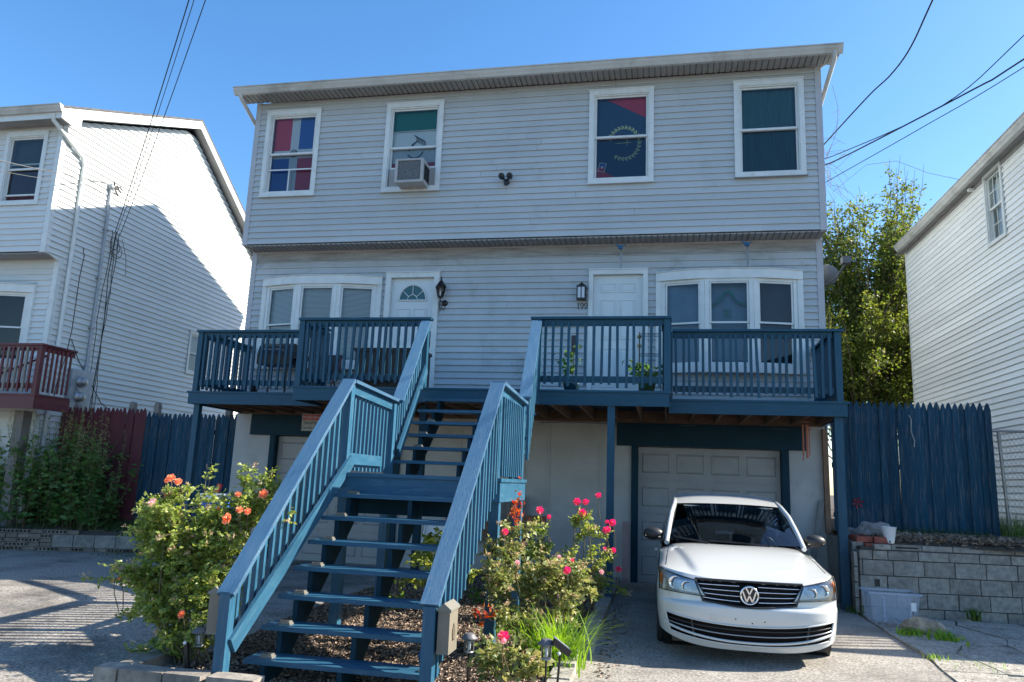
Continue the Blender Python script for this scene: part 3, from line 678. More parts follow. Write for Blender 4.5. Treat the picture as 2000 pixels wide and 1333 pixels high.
for nm, m, r, d in (('border', 'trim', (6.865, 6.995, 7.11, 7.29), 0), ('blue_half', 'f_blue', (6.88, 6.98, 7.205, 7.275), .003), ('red_half', 'f_red', (6.88, 6.98, 7.125, 7.203), .003), ('crest', 'f_white', (6.91, 6.95, 7.18, 7.225), .006)):
    part(nm, MB().prism([(x, FY-.02-d, z) for x, z in rotp(R4(*r), 6.93, 7.2, -.22)], (0, 0, 0), (0, .003, 0)), m, tg)
x0, x1, z0, z1, zm = win[3]
cu = MB(); cu.grid(lambda u, v: (x0+(x1-x0)*u, FY+.012*math.sin(u*26)+.006*math.sin(u*61+1), z0+(z1-z0)*v), 40, 1)
single('curtain', cu, 'curtain', (x0, FY, z0), 'teal curtain drawn behind the far right upper window', 'curtain')

# air conditioner
ac = thing('air_conditioner', (3.4, UY-.17, 6.86), 'white window air conditioner jutting from the second upper window', 'air conditioner')
AX0, AX1, AY0, AY1, AZ0, AZ1 = 3.17, 3.70, -.80, -.36, 6.885, 7.33
c = MB(); c.box(AX0, AX1, AY0+.02, AY1, AZ1-.02, AZ1).box(AX0, AX1, AY0+.02, AY1, AZ0, AZ0+.03).box(AX0, AX0+.012, AY0+.02, AY1, AZ0+.03, AZ1-.02).box(AX1-.012, AX1, AY0+.02, AY1, AZ0+.03, AZ1-.02)
part('case', c, 'lightgrey', ac)
f_ = MB(); t = .045; f_.box(AX0-.005, AX0+t, AY0-.012, AY0+.018, AZ0-.01, AZ1+.005).box(AX1-t, AX1+.005, AY0-.012, AY0+.018, AZ0-.01, AZ1+.005).box(AX0+t, AX1-t, AY0-.012, AY0+.018, AZ1-t+.015, AZ1+.005).box(AX0+t, AX1-t, AY0-.012, AY0+.018, AZ0-.01, AZ0+t-.01)
part('front_frame', f_, 'lightgrey', ac); part('condenser', MB().box(AX0+t, AX1-t, AY0+.004, AY0+.015, AZ0+t-.01, AZ1-t+.015), 'acgrille', ac)
for i in range(6): part('side_louvre', MB().box(AX1+.001, AX1+.007, AY0+.07+i*.05, AY0+.10+i*.05, AZ0+.08, AZ1-.07), 'dark', ac)
for a, b in ((2.905, 3.165), (3.705, 3.80)):
    s = MB(); x = a
    while x < b-.005: s.box(x, x+.009, UY+.0, UY+.02, 6.96, 7.31).box(x+.009, x+.016, UY+.008, UY+.02, 6.96, 7.31); x += .016
    part('side_panel', s, 'vinylaccord', ac)
s = MB().box(2.90, 3.81, UY-.001, UY+.025, 7.315, 7.345); part('top_rail', s, 'trim', ac)

# flood light, lanterns, numbers
fl = thing('flood_light', (5.2, UY-.02, 6.97), 'black twin-head flood light in the middle of the upper wall', 'flood light')
part('base', MB().lathe((5.2, UY-.02, 6.95), [(.0, -.05), (.045, -.045), (.055, 0), (.05, .02)], 14, 'y'), 'black', fl)
for s in (-1, 1):
    part('lamp_head', MB().lathe((5.2+s*.075, UY-.13, 7.02), [(.03, .06), (.052, .03), (.06, -.03), (.05, -.06), (.046, -.058), (.0, -.03)], 12, 'y').tube([(5.2, UY-.06, 6.96), (5.2+s*.06, UY-.1, 7.0)], .018), 'black', fl)
part('sensor', MB().box(5.17, 5.23, UY-.12, UY-.06, 6.87, 6.93), 'black', fl)
lt = thing('wall_lantern', (3.985, -.08, 4.8), 'black coach lantern with a pointed roof and long tail beside the left front door', 'wall lamp')
lx, ly = 3.975, -.16
part('roof', MB().lathe((lx, ly, 5.05), [(.11, 0), (.10, .02), (.045, .10), (.012, .14), (.018, .16), (.008, .20), (0, .22)], 6), 'black', lt)
cg = MB()
for k in range(6):
    a = k*math.pi/3; cg.tube([(lx+.095*math.cos(a), ly+.095*math.sin(a), 5.05), (lx+.055*math.cos(a), ly+.055*math.sin(a), 4.88)], .007, 4)
cg.lathe((lx, ly, 4.85), [(.0, 0), (.055, .0), (.06, .03), (.0, .032)], 6); part('cage', cg, 'black', lt)
part('lamp_glass', MB().lathe((lx, ly, 4.885), [(.05, 0), (.088, .16)], 6), 'lampglass', lt)
part('bulb', MB().lathe((lx, ly, 4.885), [(0, 0), (.018, .01), (.02, .08), (0, .1)], 8), 'white', lt)
part('arm', MB().tube([(lx, ly, 4.85), (lx-.005, ly+.0, 4.70), (lx-.02, ly+.02, 4.56)], .016, 6, taper=.35).lathe((lx+.05, -.03, 4.78), [(.0, -.02), (.05, -.015), (.06, .0), (.06, .02)], 10, 'y').tube([(lx+.04, -.04, 4.78), (lx, ly, 4.79)], .014, 6), 'black', lt)
lt = thing('wall_lantern', (6.585, -.08, 4.9), 'black box lantern with frosted panes beside the right front door', 'wall lamp')
lx = 6.585
part('roof', MB().box(lx-.085, lx+.085, -.19, -.03, 5.03, 5.05).lathe((lx, -.11, 5.05), [(.07, 0), (.05, .04), (.015, .05), (.012, .08), (0, .085)], 8), 'black', lt)
cg = MB()
for a in (-.08, .062):
    for y in (-.19, -.048): cg.box(lx+a, lx+a+.018, y, y+.016, 4.82, 5.03)
cg.box(lx-.085, lx+.085, -.19, -.03, 4.80, 4.82).box(lx-.008, lx+.008, -.186, -.18, 4.82, 5.03).box(lx-.06, lx+.06, -.03, -.015, 4.84, 5.04); part('cage', cg, 'black', lt)
part('lamp_glass', MB().box(lx-.062, lx+.062, -.176, -.055, 4.822, 5.02), 'frost', lt)

def text3d(name, s, size, loc, m, parent, depth=.006, rz=0, sx=1):
    cu = bpy.data.curves.new('txt', 'FONT'); cu.body = s; cu.size = size; cu.extrude = depth; cu.align_x = 'CENTER'; cu.align_y = 'CENTER'; cu.resolution_u = 2
    o = bpy.data.objects.new('txt', cu); COL.objects.link(o); dg = bpy.context.evaluated_depsgraph_get()
    me = bpy.data.meshes.new_from_object(o.evaluated_get(dg)); bpy.data.objects.remove(o)
    me.transform(Matrix.Rotation(R(90), 4, 'X') @ Matrix.Diagonal((sx, 1, 1, 1))); me.materials.clear(); me.materials.append(M[m])
    return inst(name, me, parent, loc, (0, 0, rz))
for s, x, z, lab in (('197', 3.955, 4.69, 'dark metal house number 197 under the left lantern'), ('199', 6.59, 4.695, 'dark metal house number 199 under the right lantern')):
    t = thing('house_number', (x, -.02, z-.06), lab, 'house number')
    for i, ch in enumerate(s): text3d('digit', ch, .165, (x-.068+i*.068, -.024, z), 'cream', t, .004)
    part('backplate', MB().box(x-.10, x+.10, -.0195, -.015, z+.05, z+.056), 'greywood', t)
# warning sign
t = thing('warning_sign', (1.57, -.07, 2.34), 'white warning sign with a red band on the blue header over the left garage', 'sign')
part('plate', MB().box(1.39, 1.79, -.075, -.066, 2.34, 2.66), 'lightgrey', t); part('red_band', MB().box(1.41, 1.77, -.079, -.0755, 2.545, 2.64), 'signred', t)
text3d('lettering', 'WARNING', .085, (1.59, -.081, 2.592), 'frost', t, .001); text3d('lettering', 'Security', .08, (1.57, -.077, 2.49), 'black', t, .001); text3d('lettering', 'Cameras In Use', .062, (1.59, -.077, 2.40), 'black', t, .001)
# ------------------------------------------------------------------ deck
deck = thing('wooden_deck', (5.3, -1.3, 0), 'dark blue wooden deck with railings running across the front of the grey duplex', 'deck')
OY, IY = -1.62, -2.53           # front edges of the outer and inner parts
XI0, XI1, XS0, XS1 = 2.47, 8.10, 4.50, 6.22
Z = DK
def mesh_of(mb, name, m): return mb.mesh(name, m)
# fascias
for a, b, y in ((.06, XI0-.002, OY), (XI1+.002, 10.60, OY), (XI0, XS0-.045, IY), (XS1+.045, XI1, IY), (XS0-.043, XS1+.043, IY)):
    part('fascia', MB().box(a, b, y-.04, y, Z-.215, Z-.032), 'blue', deck)
for a, b, y, side in ((XI0-.0, XI0+.04, None, 0), (XI1-.04, XI1, None, 0)):
    part('fascia', MB().box(a, b, IY+.001, OY, Z-.215, Z-.032), 'blue', deck)
for x in (.06, 10.56): part('fascia', MB().box(x, x+.04, OY+.001, -.03, Z-.215, Z-.032), 'blue', deck)
# deck boards run along the front; each board a piece
y = -.025
while y > IY-.03:
    y2 = y-.138
    if y2 < IY-.05: y2 = IY-.055
    if y > OY: x0, x1 = .03, 10.63
    else: x0, x1 = XI0-.025, XI1+.025
    if y > OY and y2 < OY: y2 = OY-.055; part('deck_board', MB().box(x0, x1, y2, y-.005, Z-.03, Z), 'blue', deck); y = y2; continue
    part('deck_board', MB().box(x0, x1, y2, y-.005, Z-.03, Z), 'blue', deck); y = y2
# joists
x = .35
while x < 10.5:
    fy = IY+.002 if XI0+.05 < x < XI1-.05 else OY+.002
    part('joist', MB().box(x, x+.04, fy, -.03, Z-.215, Z-.031), 'joist', deck); x += .405
part('ledger', MB().box(.05, 10.6, -.028, -.006, Z-.235, Z-.032), 'joist', deck)
# posts that carry the deck
for x, y, m in ((.20, OY+.07, 'blue'), (10.49, OY+.09, 'blue'), (7.30, IY+.04, 'blue'), (4.46, -2.2, 'bluedk')):
    s = .05 if x < 10 else .058
    part('post', MB().box(x-s, x+s, y-s, y+s, -.05, Z-.218), m, deck)
# railings
RH = 1.03
bal_len = RH-.10
bal = MB().box(-.019, .019, -.017, .017, 0, bal_len).mesh('baluster', 'blue')
bal2 = MB().box(-.019, .019, -.017, .017, .03, bal_len).mesh('baluster', 'blue')
def rail_x(x0, x1, y, sp, cap0=None, cap1=None, side=-1):
    part('rail_cap', MB().box(cap0 if cap0 is not None else x0, cap1 if cap1 is not None else x1, y-.055, y+.085, Z+RH, Z+RH+.036), 'blue', deck)
    part('rail', MB().box(x0, x1, y-.0, y+.038, Z+RH-.092, Z+RH-.002), 'blue', deck)
    part('rail', MB().box(x0, x1, y-.0, y+.038, Z+.115, Z+.205), 'blue', deck)
    n = max(1, round((x1-x0)/sp)); d = (x1-x0)/n
    for i in range(n):
        x = x0+d*(i+.5)+random.uniform(-.008, .008)
        inst('baluster', random.choice((bal, bal2)), deck, (x, y-.0185, Z+.05+random.uniform(-.015, .015)), (0, R(random.gauss(0, .8)), 0))
def rail_y(x, y0, y1, sp, side):
    part('rail_cap', MB().box(x-.07, x+.07, y0, y1, Z+RH, Z+RH+.036), 'blue', deck)
    part('rail', MB().box(x-.019, x+.019, y0, y1, Z+RH-.092, Z+RH-.002), 'blue', deck)
    part('rail', MB().box(x-.019, x+.019, y0, y1, Z+.115, Z+.205), 'blue', deck)
    n = round((y1-y0)/sp); d = (y1-y0)/n
    for i in range(n): inst('baluster', bal, deck, (x+side*.038, y0+d*(i+.5), Z+.05), (0, 0, 0))
def rpost(x, y, h=RH): part('rail_post', MB().box(x-.045, x+.045, y-.045, y+.045, Z+.001, Z+h-.001), 'blue', deck)
rail_x(.20, 2.43, OY+.01, .118, .08, 2.42); rail_x(8.16, 10.44, OY+.01, .098, 8.155, 10.60)
rail_x(2.56, 4.47, IY+.01, .105, 2.46, 4.60); rail_x(6.28, 8.02, IY+.01, .113, 6.12, 8.12)
rail_y(.14, OY+.10, -.03, .125, 1); rail_y(10.51, OY+.10, -.03, .125, -1)
rail_y(2.52, IY+.06, OY-.04, .14, 1); rail_y(8.06, IY+.06, OY-.04, .14, -1)
for x, y in ((.14, OY+.04), (10.515, OY+.04), (2.51, IY+.03), (8.07, IY+.03), (4.515, IY+.02), (6.235, IY+.02), (2.47, OY+.04), (8.11, OY+.05)): rpost(x, y)
part('cable', MB().tube([(5.9+.5*i, -.05+.01*math.sin(i*2.1), Z-.27+.02*math.sin(i*1.3)) for i in range(10)], .006, 5), 'wire_g', deck)

# ------------------------------------------------------------------ staircase
st = thing('staircase', (5.48, -5.0, 0), 'blue wooden open-tread staircase with a landing climbing to the deck', 'staircase')
XL, XR = 4.65, 6.31
LY0, LY1, LZ = -5.50, -4.02, 1.59
low = [(-7.19+.2415*k, .085+.215*k) for k in range(7)]          # front edge y, top z
TX0, TX1 = 4.70, 6.265
def tread(y, z, x0=TX0, x1=TX1):
    mb = MB(); a = z; mb.box(x0, x1, y, y+.135, a-.038, a); mb.box(x0, x1, y+.142, y+.275, a-.038, a+random.uniform(-.002, .002)); return mb
for y, z in low: part('tread', tread(y, z), 'bluestair', st)
upy = [(-3.98+.232*(k-1), LZ+.183*k) for k in range(1, 7)]
for y, z in upy: part('tread', tread(y, z, 4.64, 6.28), 'bluestair', st)
# landing
for i in range(11):
    a = LY0+i*(LY1-LY0)/11; part('landing_board', MB().box(4.585, 6.40, a, a+(LY1-LY0)/11-.006, LZ-.038, LZ), 'bluestair', st)
for q in ((4.60, 6.385, LY0+.02, LY0+.06), (4.60, 6.385, LY1-.06, LY1-.02)): part('landing_fascia', MB().box(q[0], q[1], q[2], q[3], LZ-.24, LZ-.039), 'bluestair', st)
for x in (4.60, 6.345): part('landing_fascia', MB().box(x, x+.04, LY0+.061, LY1-.061, LZ-.24, LZ-.039), 'bluestair', st)
for x in (4.67, 6.32):
    for y in (LY0+.11, LY1-.11): part('landing_post', MB().box(x-.05, x+.05, y-.05, y+.05, -.16, LZ-.241 if x < 0 else LZ-.241), 'bluestair', st)
part('landing_post', MB().box(5.50, 5.60, LY1-.16, LY1-.062, -.1, LZ-.241), 'bluestair', st)
part('cross_beam', MB().box(4.73, 6.26, LY0+.13, LY0+.17, LZ-.42, LZ-.242), 'bluedk', st)
# stringers: saw-toothed boards under the treads
def stringer(x, steps, ye, ze, m='bluedk'):
    run = steps[1][0]-steps[0][0]; rise = steps[1][1]-steps[0][1]; pts = []
    for y, z in steps:
        pts.append((y+.02, z-.04-rise)); pts.append((y+.02, z-.04))
    pts.append((ye, steps[-1][1]-.04)); pts.append((ye, ze)); n = len(steps)
    y0, z0 = steps[0][0]+.02, steps[0][1]-.04-rise
    sl = rise/run
    low_ = [(ye, steps[-1][1]-.04-.42+.0), (y0+.25, z0)]
    poly = pts[:-1]+low_
    # split into convex quads
    mb = MB()
    for i, (y, z) in enumerate(steps):
        yn = steps[i+1][0]+.02 if i+1 < n else ye
        b0 = z-.04-.42+0*i; zt = z-.04; f = lambda yy: max(-.14, steps[0][1]-.04-.40+(yy-steps[0][0])*sl)
        a = y+.02
        if yn-a < .01: continue
        mb.prism([(x, a, f(a)), (x, yn, f(yn)), (x, yn, zt), (x, a, zt)], (0, 0, 0), (.042, 0, 0))
    return part('stringer', mb, m, st)
for x in (4.84, 5.50, 6.16): stringer(x, low, LY0+.015, LZ-.4); stringer(x, upy, IY-.05, 2.4)
# handrails
def slope_rail(x0, x1, a, b, sp, bot_a, bot_b, bx, out, n=None):
    """cap from a=(y,z) to b=(y,z) top surface; lower board bot_a..bot_b; balusters outside"""
    ax = lambda y: x0+(x1-x0)*(y-a[0])/(b[0]-a[0])
    A = Vector((x0, a[0], a[1]-.018)); B = Vector((x1, b[0], b[1]-.018))
    part('handrail', MB().beam(A, B, .145, .036), 'bluetop', st)
    off = Vector((out*.0, 0, -.075)); part('rail', MB().beam(A+off+Vector((0, .10, .09)), B+off, .036, .088), 'bluestair', st)
    C = Vector((x0+bx, bot_a[0], bot_a[1])); D = Vector((x1+bx, bot_b[0], bot_b[1])); part('rail', MB().beam(C, D, .036, .135), 'bluestair', st)
    n = n or round(abs(b[0]-a[0])/sp)
    for i in range(1, n):
        t = i/n; y = a[0]+(b[0]-a[0])*t+random.uniform(-.006, .006); x = ax(y)+out*.037; t = (y-a[0])/(b[0]-a[0])
        zt = a[1]+(b[1]-a[1])*t-.06; zb = bot_a[1]+(bot_b[1]-bot_a[1])*(y-bot_a[0])/(bot_b[0]-bot_a[0])-.10-random.uniform(0, .05)
        m_ = MB(); tl = random.uniform(-.004, .004); m_.beam((x, y, zb), (x+tl, y+tl, zt), .036, .036, up=(0, 1, 0)); part('baluster', m_, 'bluestair', st)
slope_rail(XL, XL, (-7.46, .625), (-5.44, 2.60), .118, (-7.40, .22), (-5.36, 1.72), .055, -1)
slope_rail(XR, XR, (-7.46, .655), (-5.44, 2.58), .118, (-7.40, .22), (-5.36, 1.72), -.055, 1)
slope_rail(4.70, 4.53, (-4.02, 2.53), (IY-.05, 3.88), .125, (-4.0, 1.86), (IY-.04, 3.15), .045, -1)
slope_rail(6.34, 6.215, (-4.02, 2.60), (IY-.05, 3.88), .12, (-4.0, 1.86), (IY-.04, 3.15), -.045, 1)
for x, xo in ((XL, 1), (XR, -1)):
    part('newel_post', MB().box(x-.045, x+.045, -7.47, -7.38, -.25, .63), 'bluestair', st)
    part('newel_post', MB().box(x-.045, x+.045, -5.47, -5.38, LZ+.001, 2.53), 'bluestair', st)
    s = -1 if x == XL else 1; X = x+s*.0
    part('newel_post', MB().box(x-.045, x+.045, -4.12, -4.03, LZ+.001, 2.47), 'bluestair', st)
    part('handrail', MB().beam((x, -5.41, 2.575), (x+.0, -3.98, 2.515), .14, .036), 'bluetop', st)
    part('rail', MB().beam((x, -5.379, 2.50), (x, -4.121, 2.445), .036, .11), 'bluestair', st)
    part('rail', MB().box(x-.018, x+.018, -5.379, -4.35 if s < 0 else -4.121, LZ+.09, LZ+.21), 'bluestair', st)
    for i in range(11):
        y = -5.30+i*.113; part('baluster', MB().box(x+s*.036-.018, x+s*.036+.018, y-.018, y+.018, LZ+.02, 2.44), 'bluestair', st)
for x in (4.64, 6.26): part('joint_block', MB().box(x-.03, x+.05, -4.02, -3.93, LZ-.3, LZ-.04), 'bluedk', st)

# solar step lamps, one per tread
proto = None
sp_ = [(low[k][0], low[k][1]) for k in range(7)]+[(upy[k][0], upy[k][1]) for k in (1, 2, 3)]
names = ['bottom tread', 'second tread from the bottom', 'third tread from the bottom', 'fourth tread from the bottom', 'fifth tread from the bottom', 'sixth tread from the bottom', 'tread just below the landing', 'second tread above the landing', 'third tread above the landing', 'fourth tread above the landing']
bm_ = MB().box(-.055, .055, -.036, .036, 0, .016).mesh('base', 'lampbody'); ln = MB().box(-.045, .045, -.028, .028, .016, .030).mesh('lens', 'lampbody'); pn = MB().box(-.03, .03, -.018, .018, .030, .033).mesh('solar_cell', 'blackp')
for i, (y, z) in enumerate(sp_):
    x = 4.87+random.uniform(-.015, .02); t = thing('step_lamp', (x, y+.10, z+.001), 'small solar lamp at the left end of the '+names[i], 'step lamp', 'solar lamps on the stair treads')
    for nm, me in (('base', bm_), ('lens', ln), ('solar_cell', pn)): inst(nm, me, t, (x, y+.10, z+.001))
x, y, z = 6.20, low[0][0]+.10, low[0][1]+.001
t = thing('step_lamp', (x, y, z), 'small solar lamp at the right end of the bottom tread', 'step lamp', 'solar lamps on the stair treads')
for nm, me in (('base', bm_), ('lens', ln), ('solar_cell', pn)): inst(nm, me, t, (x, y, z))

# mailboxes on the bottom newel posts
def mailbox(x0, x1, lab):
    t = thing('mailbox', ((x0+x1)/2, -7.40, .3), lab, 'mailbox'); y0, y1 = -7.44, -7.21; cx = (x0+x1)/2
    part('box', MB().box(x0, x1, y0, y1, .30, .60), 'beige', t)
    part('lid', MB().prism([(x0-.012, y0-.012, .601), (x1+.012, y0-.012, .601), (x1+.012, y0-.012, .615), (cx, y0-.012, .66), (x0-.012, y0-.012, .615)], (0, 0, 0), (0, y1-y0+.024, 0)), 'lampbody', t)
    e = MB(); e.prism([(x1+.002, -7.325+.035*math.cos(a), .44+.055*math.sin(a)*(1+.25*math.sin(5*a))) for a in [k*math.pi/9 for k in range(18)]][::-1], (0, 0, 0), (.004, 0, 0)); part('emblem', e, 'brown_e', t)
    return t
mailbox(6.375, 6.465, 'beige roofed box fixed to the right newel post at the foot of the stairs')
mailbox(4.50, 4.60, 'beige roofed box fixed to the left newel post, half hidden by the rose bush')
# small plants and stakes at the foot come with the vegetation

# ------------------------------------------------------------------ deck clutter
def chime(x, y, z, lab):
    t = thing('wind_chime', (x, y, z), lab, 'wind chime')
    part('bird', MB().prism([(x-.10, y, z+.06), (x-.02, y, z-.01), (x+.03, y, z-.05), (x+.02, y, z+.01), (x+.10, y, z+.04), (x, y, z+.035)], (0, 0, 0), (0, .02, 0)).lathe((x, y+.01, z-.01), [(0, -.05), (.02, -.03), (.03, 0), (.02, .03), (0, .05)], 8, 'x'), 'bird', t)
    part('cord', MB().tube([(x, y+.01, z+.20), (x+.01, y+.01, z-.1)], .003, 4), 'wire', t)
    for k in range(4): part('tube', MB().tube([(x+.01+.014*math.cos(k*1.57), y+.01+.014*math.sin(k*1.57), z-.10), (x+.01+.014*math.cos(k*1.57), y+.01+.014*math.sin(k*1.57), z-.34-.02*k)], .006, 6), 'galv', t)
chime(7.28, -.30, 5.70, 'blue bird wind chime hanging above the right front door'); chime(9.42, -.30, 5.70, 'blue bird wind chime hanging above the right bow window')
t = thing('wind_chime', (10.14, -1.0, 2.1), 'copper tube wind chime hanging under the right end of the deck', 'wind chime')
part('disc', MB().lathe((10.14, -1.0, 2.62), [(0, 0), (.06, 0), (.06, .01), (0, .01)], 12), 'copper', t)
for k in range(5):
    a = k*1.257; part('tube', MB().tube([(10.14+.05*math.cos(a), -1.0+.05*math.sin(a), 2.58), (10.14+.05*math.cos(a), -1.0+.05*math.sin(a), 2.12-.04*(k % 3))], .008, 6), 'copper', t)
part('striker', MB().tube([(10.14, -1.0, 2.66), (10.14, -1.0, 2.1)], .003, 4).lathe((10.37, -1.3, 2.36), [(0, 0), (.025, .005), (0, .01)], 8), 'joist', t)
# black storage box behind the left railing
t = thing('storage_box', (3.85, -1.9, DK), 'black deck storage box behind the inner left railing', 'storage box')
part('body', MB().box(3.30, 4.35, -2.25, -1.70, DK+.002, DK+.60), 'blackp', t); part('lid', MB().box(3.28, 4.37, -2.27, -1.68, DK+.602, DK+.65), 'blackp', t)
for i in range(7): part('rib', MB().box(3.36+i*.145, 3.42+i*.145, -2.262, -2.251, DK+.05, DK+.55), 'blackp', t)
# folded bicycle-like exercise frame on left deck: wheel and frame
t = thing('barbecue_grill', (1.25, -1.0, DK), 'dark barbecue grill on the left end of the deck', 'grill')
part('bowl', MB().box(1.0, 1.62, -1.2, -.75, DK+.55, DK+.72), 'blackp', t)
part('lid', MB().prism([(1.0, -1.2, DK+.722), (1.0, -1.14, DK+.88), (1.0, -1.0, DK+.95), (1.0, -.85, DK+.90), (1.0, -.75, DK+.722)], (0, 0, 0), (.62, 0, 0)), 'blackp', t)
for x in (1.03, 1.57):
    for y in (-1.17, -.79): part('leg', MB().tube([(x, y, DK+.55), (x, y, DK+.002)], .018, 6), 'black', t)
part('shelf', MB().box(1.62, 1.95, -1.15, -.8, DK+.66, DK+.69), 'blackp', t)
part('wheel', MB().lathe((.985, -1.17, DK+.10), [(0, -.02), (.09, -.02), (.10, 0), (.09, .02), (0, .02)], 14, 'x'), 'tyre', t)
part('handle', MB().tube([(1.1, -1.2, DK+.78), (1.1, -1.26, DK+.80), (1.5, -1.26, DK+.80), (1.5, -1.2, DK+.78)], .012, 6), 'galv', t)
t = thing('folding_chair', (1.95, -.6, DK), 'folded chair leaning by the left bow window behind the railing', 'chair')
for x in (1.75, 2.2):
    part('leg', MB().tube([(x, -.85, DK+.01), (x+.03, -.35, DK+.85)], .014, 6), 'red', t); part('leg', MB().tube([(x, -.35, DK+.01), (x+.02, -.75, DK+.5)], .014, 6), 'black', t)
part('seat', MB().box(1.74, 2.22, -.78, -.42, DK+.40, DK+.43), 'blackp', t); part('backrest', MB().box(1.78, 2.22, -.40, -.36, DK+.5, DK+.85), 'blackp', t)

def potplant(x, y, z, h, lab, pot, n=60, rows=3, size=.09, spread=.16):
    t = thing('potted_plant', (x, y, z), lab, 'potted plant')
    part('pot', MB().lathe((x, y, z), [(0, 0), (.09, 0), (.13, .20), (.14, .22), (.125, .22), (.115, .19), (0, .18)], 14), pot, t)
    part('stem', MB().tube([(x, y, z+.18), (x+.02, y, z+.18+h*.6), (x+.01, y+.01, z+.16+h)], .008, 5), 'stem', t)
    P = np.stack([x+rng.normal(0, spread*.45, n), y+rng.normal(0, spread*.4, n), z+.2+h*rng.uniform(.05, 1, n)], 1); D = rng.normal(size=(n, 3)); D[:, 2] = D[:, 2]*.5+.1
    o = stuff('leaves', leafmesh('leaves', 'weed_leaf', P, D, rng.uniform(size*.7, size*1.2, n), wid=.7), parent=t); return t
potplant(6.62, -1.55, DK, .62, 'tall leafy plant in a dark blue pot on the deck beside the right door', 'bluedk', 46, spread=.22, size=.12)
potplant(7.78, -1.9, DK, .30, 'low green plant in a green pot behind the right inner railing post', 'terrac', 80, spread=.28, size=.12)
t = thing('plant_stand', (7.78, -1.15, DK), 'black wire plant stand against the wall beside the right door', 'plant stand')
for x in (7.62, 7.98):
    for y in (-.42, -.18): part('leg', MB().tube([(x, y, DK), (x, y, DK+1.28)], .008, 5), 'black', t)
for z in (.25, .6, .9, 1.25):
    part('shelf', MB().tube([(7.62, -.42, DK+z), (7.98, -.42, DK+z), (7.98, -.18, DK+z), (7.62, -.18, DK+z), (7.62, -.42, DK+z)], .006, 4).tube([(7.62, -.3, DK+z), (7.98, -.3, DK+z)], .005, 4), 'black', t)
t = thing('doorbell_box', (6.47, -.03, 4.0), 'small dark box on the siding left of the right door', 'box')
part('body', MB().box(6.42, 6.50, -.06, -.02, 3.86, 4.16), 'blackp', t); part('button', MB().lathe((6.46, -.061, 3.95), [(0, -.01), (.02, -.006), (.022, .002)], 10, 'y'), 'galv', t)

# ------------------------------------------------------------------ under the deck and landing
t = thing('folding_chair', (4.4, -1.4, 0), 'white folding chair standing in the shade under the deck', 'chair')
def chairf(t, x, y):
    part('seat', MB().box(x-.2, x+.2, y-.2, y+.2, .44, .46), 'white', t); part('backrest', MB().box(x-.2, x+.2, y+.2, y+.22, .68, .86), 'white', t)
    for s in (-1, 1):
        part('leg', MB().tube([(x+s*.21, y-.24, .01), (x+s*.21, y+.21, .88)], .012, 6), 'white', t); part('leg', MB().tube([(x+s*.195, y+.26, .01), (x+s*.195, y-.19, .45)], .012, 6), 'white', t)
chairf(t, 4.55, -1.6)
t = thing('rocking_chair', (5.95, -1.1, 0), 'varnished wooden rocking chair in the shade behind the pink roses', 'chair')
part('top_rail', MB().beam((5.68, -.86, .98), (6.18, -.86, .98), .03, .11), 'wood_chair', t)
for k in range(7): part('spindle', MB().tube([(5.72+k*.07, -.95, .46), (5.71+k*.075, -.87, .95)], .010, 6), 'wood_chair', t)
part('seat', MB().box(5.68, 6.18, -1.38, -.92, .42, .46), 'wood_chair', t)
for s in (5.71, 6.15):
    for y in (-1.33, -.97): part('leg', MB().tube([(s, y, .05), (s, y, .42)], .018, 6), 'wood_chair', t)
    part('rocker', MB().tube([(s, -1.55, .10), (s, -1.3, .03), (s, -1.0, .02), (s, -.65, .09)], .018, 6), 'wood_chair', t); part('arm', MB().box(s-.03, s+.03, -1.36, -.9, .66, .69), 'wood_chair', t)
t = single('board', MB().box(7.36, 7.47, -.22, -.15, .0, .98), 'pinkboard', (7.41, -.2, 0), 'pinkish plank standing upright left of the right garage door', 'plank')
t = single('board', MB().beam((10.22, -.30, .0), (10.52, -.06, 1.45), .09, .03, up=(0, 1, 0)), 'greywood', (10.3, -.4, .5), 'pale plank leaning on the wall right of the garage door', 'plank')
single('board', MB().box(10.56, 10.64, -.10, -.02, .95, 2.6), 'joist', (10.6, -.06, .95), 'brown upright board at the right corner of the basement wall', 'plank')
# glove-like row of dark bottles on a shelf is only hinted: picket offcuts leaning under the stairs
t = thing('picket_stack', (4.9, -.12, 0), 'row of short dark picket offcuts leaning on the wall under the stairs', 'picket border')
for i in range(16):
    if i in (9, 10): continue
    x = 4.35+i*.085; part('picket', MB().prism([(x, -.12, .9), (x+.07, -.12, .9), (x+.07, -.12, 1.28), (x+.035, -.12, 1.36), (x, -.12, 1.28)], (0, 0, 0), (0, .02, 0)), 'greywood', t)
part('shelf_board', MB().box(4.3, 5.75, -.14, -.03, .55, .899), 'joist', t)
# ------------------------------------------------------------------ left neighbour
nb = thing('neighbour_house', (-7.5, 0, 0), 'white vinyl-sided house on the left with a sunlit gable wall and dark red balcony', 'house')
NX = -4.0; NU, NL, NZO = -.95, -.55, 5.67
def ly0(z): return NL if z < NZO else (NU if z < 8.32 else -1.29+(z-8.30)/.44)
def ly1(z): return 6.9 if z < 7.70 else 3.0+(10.20-z)/.69
sw = part('side_wall', MB().prism([(NX-.13, NL+.01, 0), (NX-.13, NL+.01, NZO), (NX-.13, NU+.01, NZO), (NX-.13, NU+.01, 8.4), (NX-.13, 3.0, 10.2), (NX-.13, 6.9, 7.5), (NX-.13, 6.9, 0)], (0, 0, 0), (-.02, 0, 0)), 'siding_w', nb)
lap(sw, (NX, 0, 0), (0, 1, 0), (1, 0, 0), .3, 10.2, .1225, lambda z: (max(ly0(z), -1.3), min(6.9, ly1(z))), [(3.89, 4.79, 3.98, 5.06)], 'siding_w', t=.029, seam=.10)
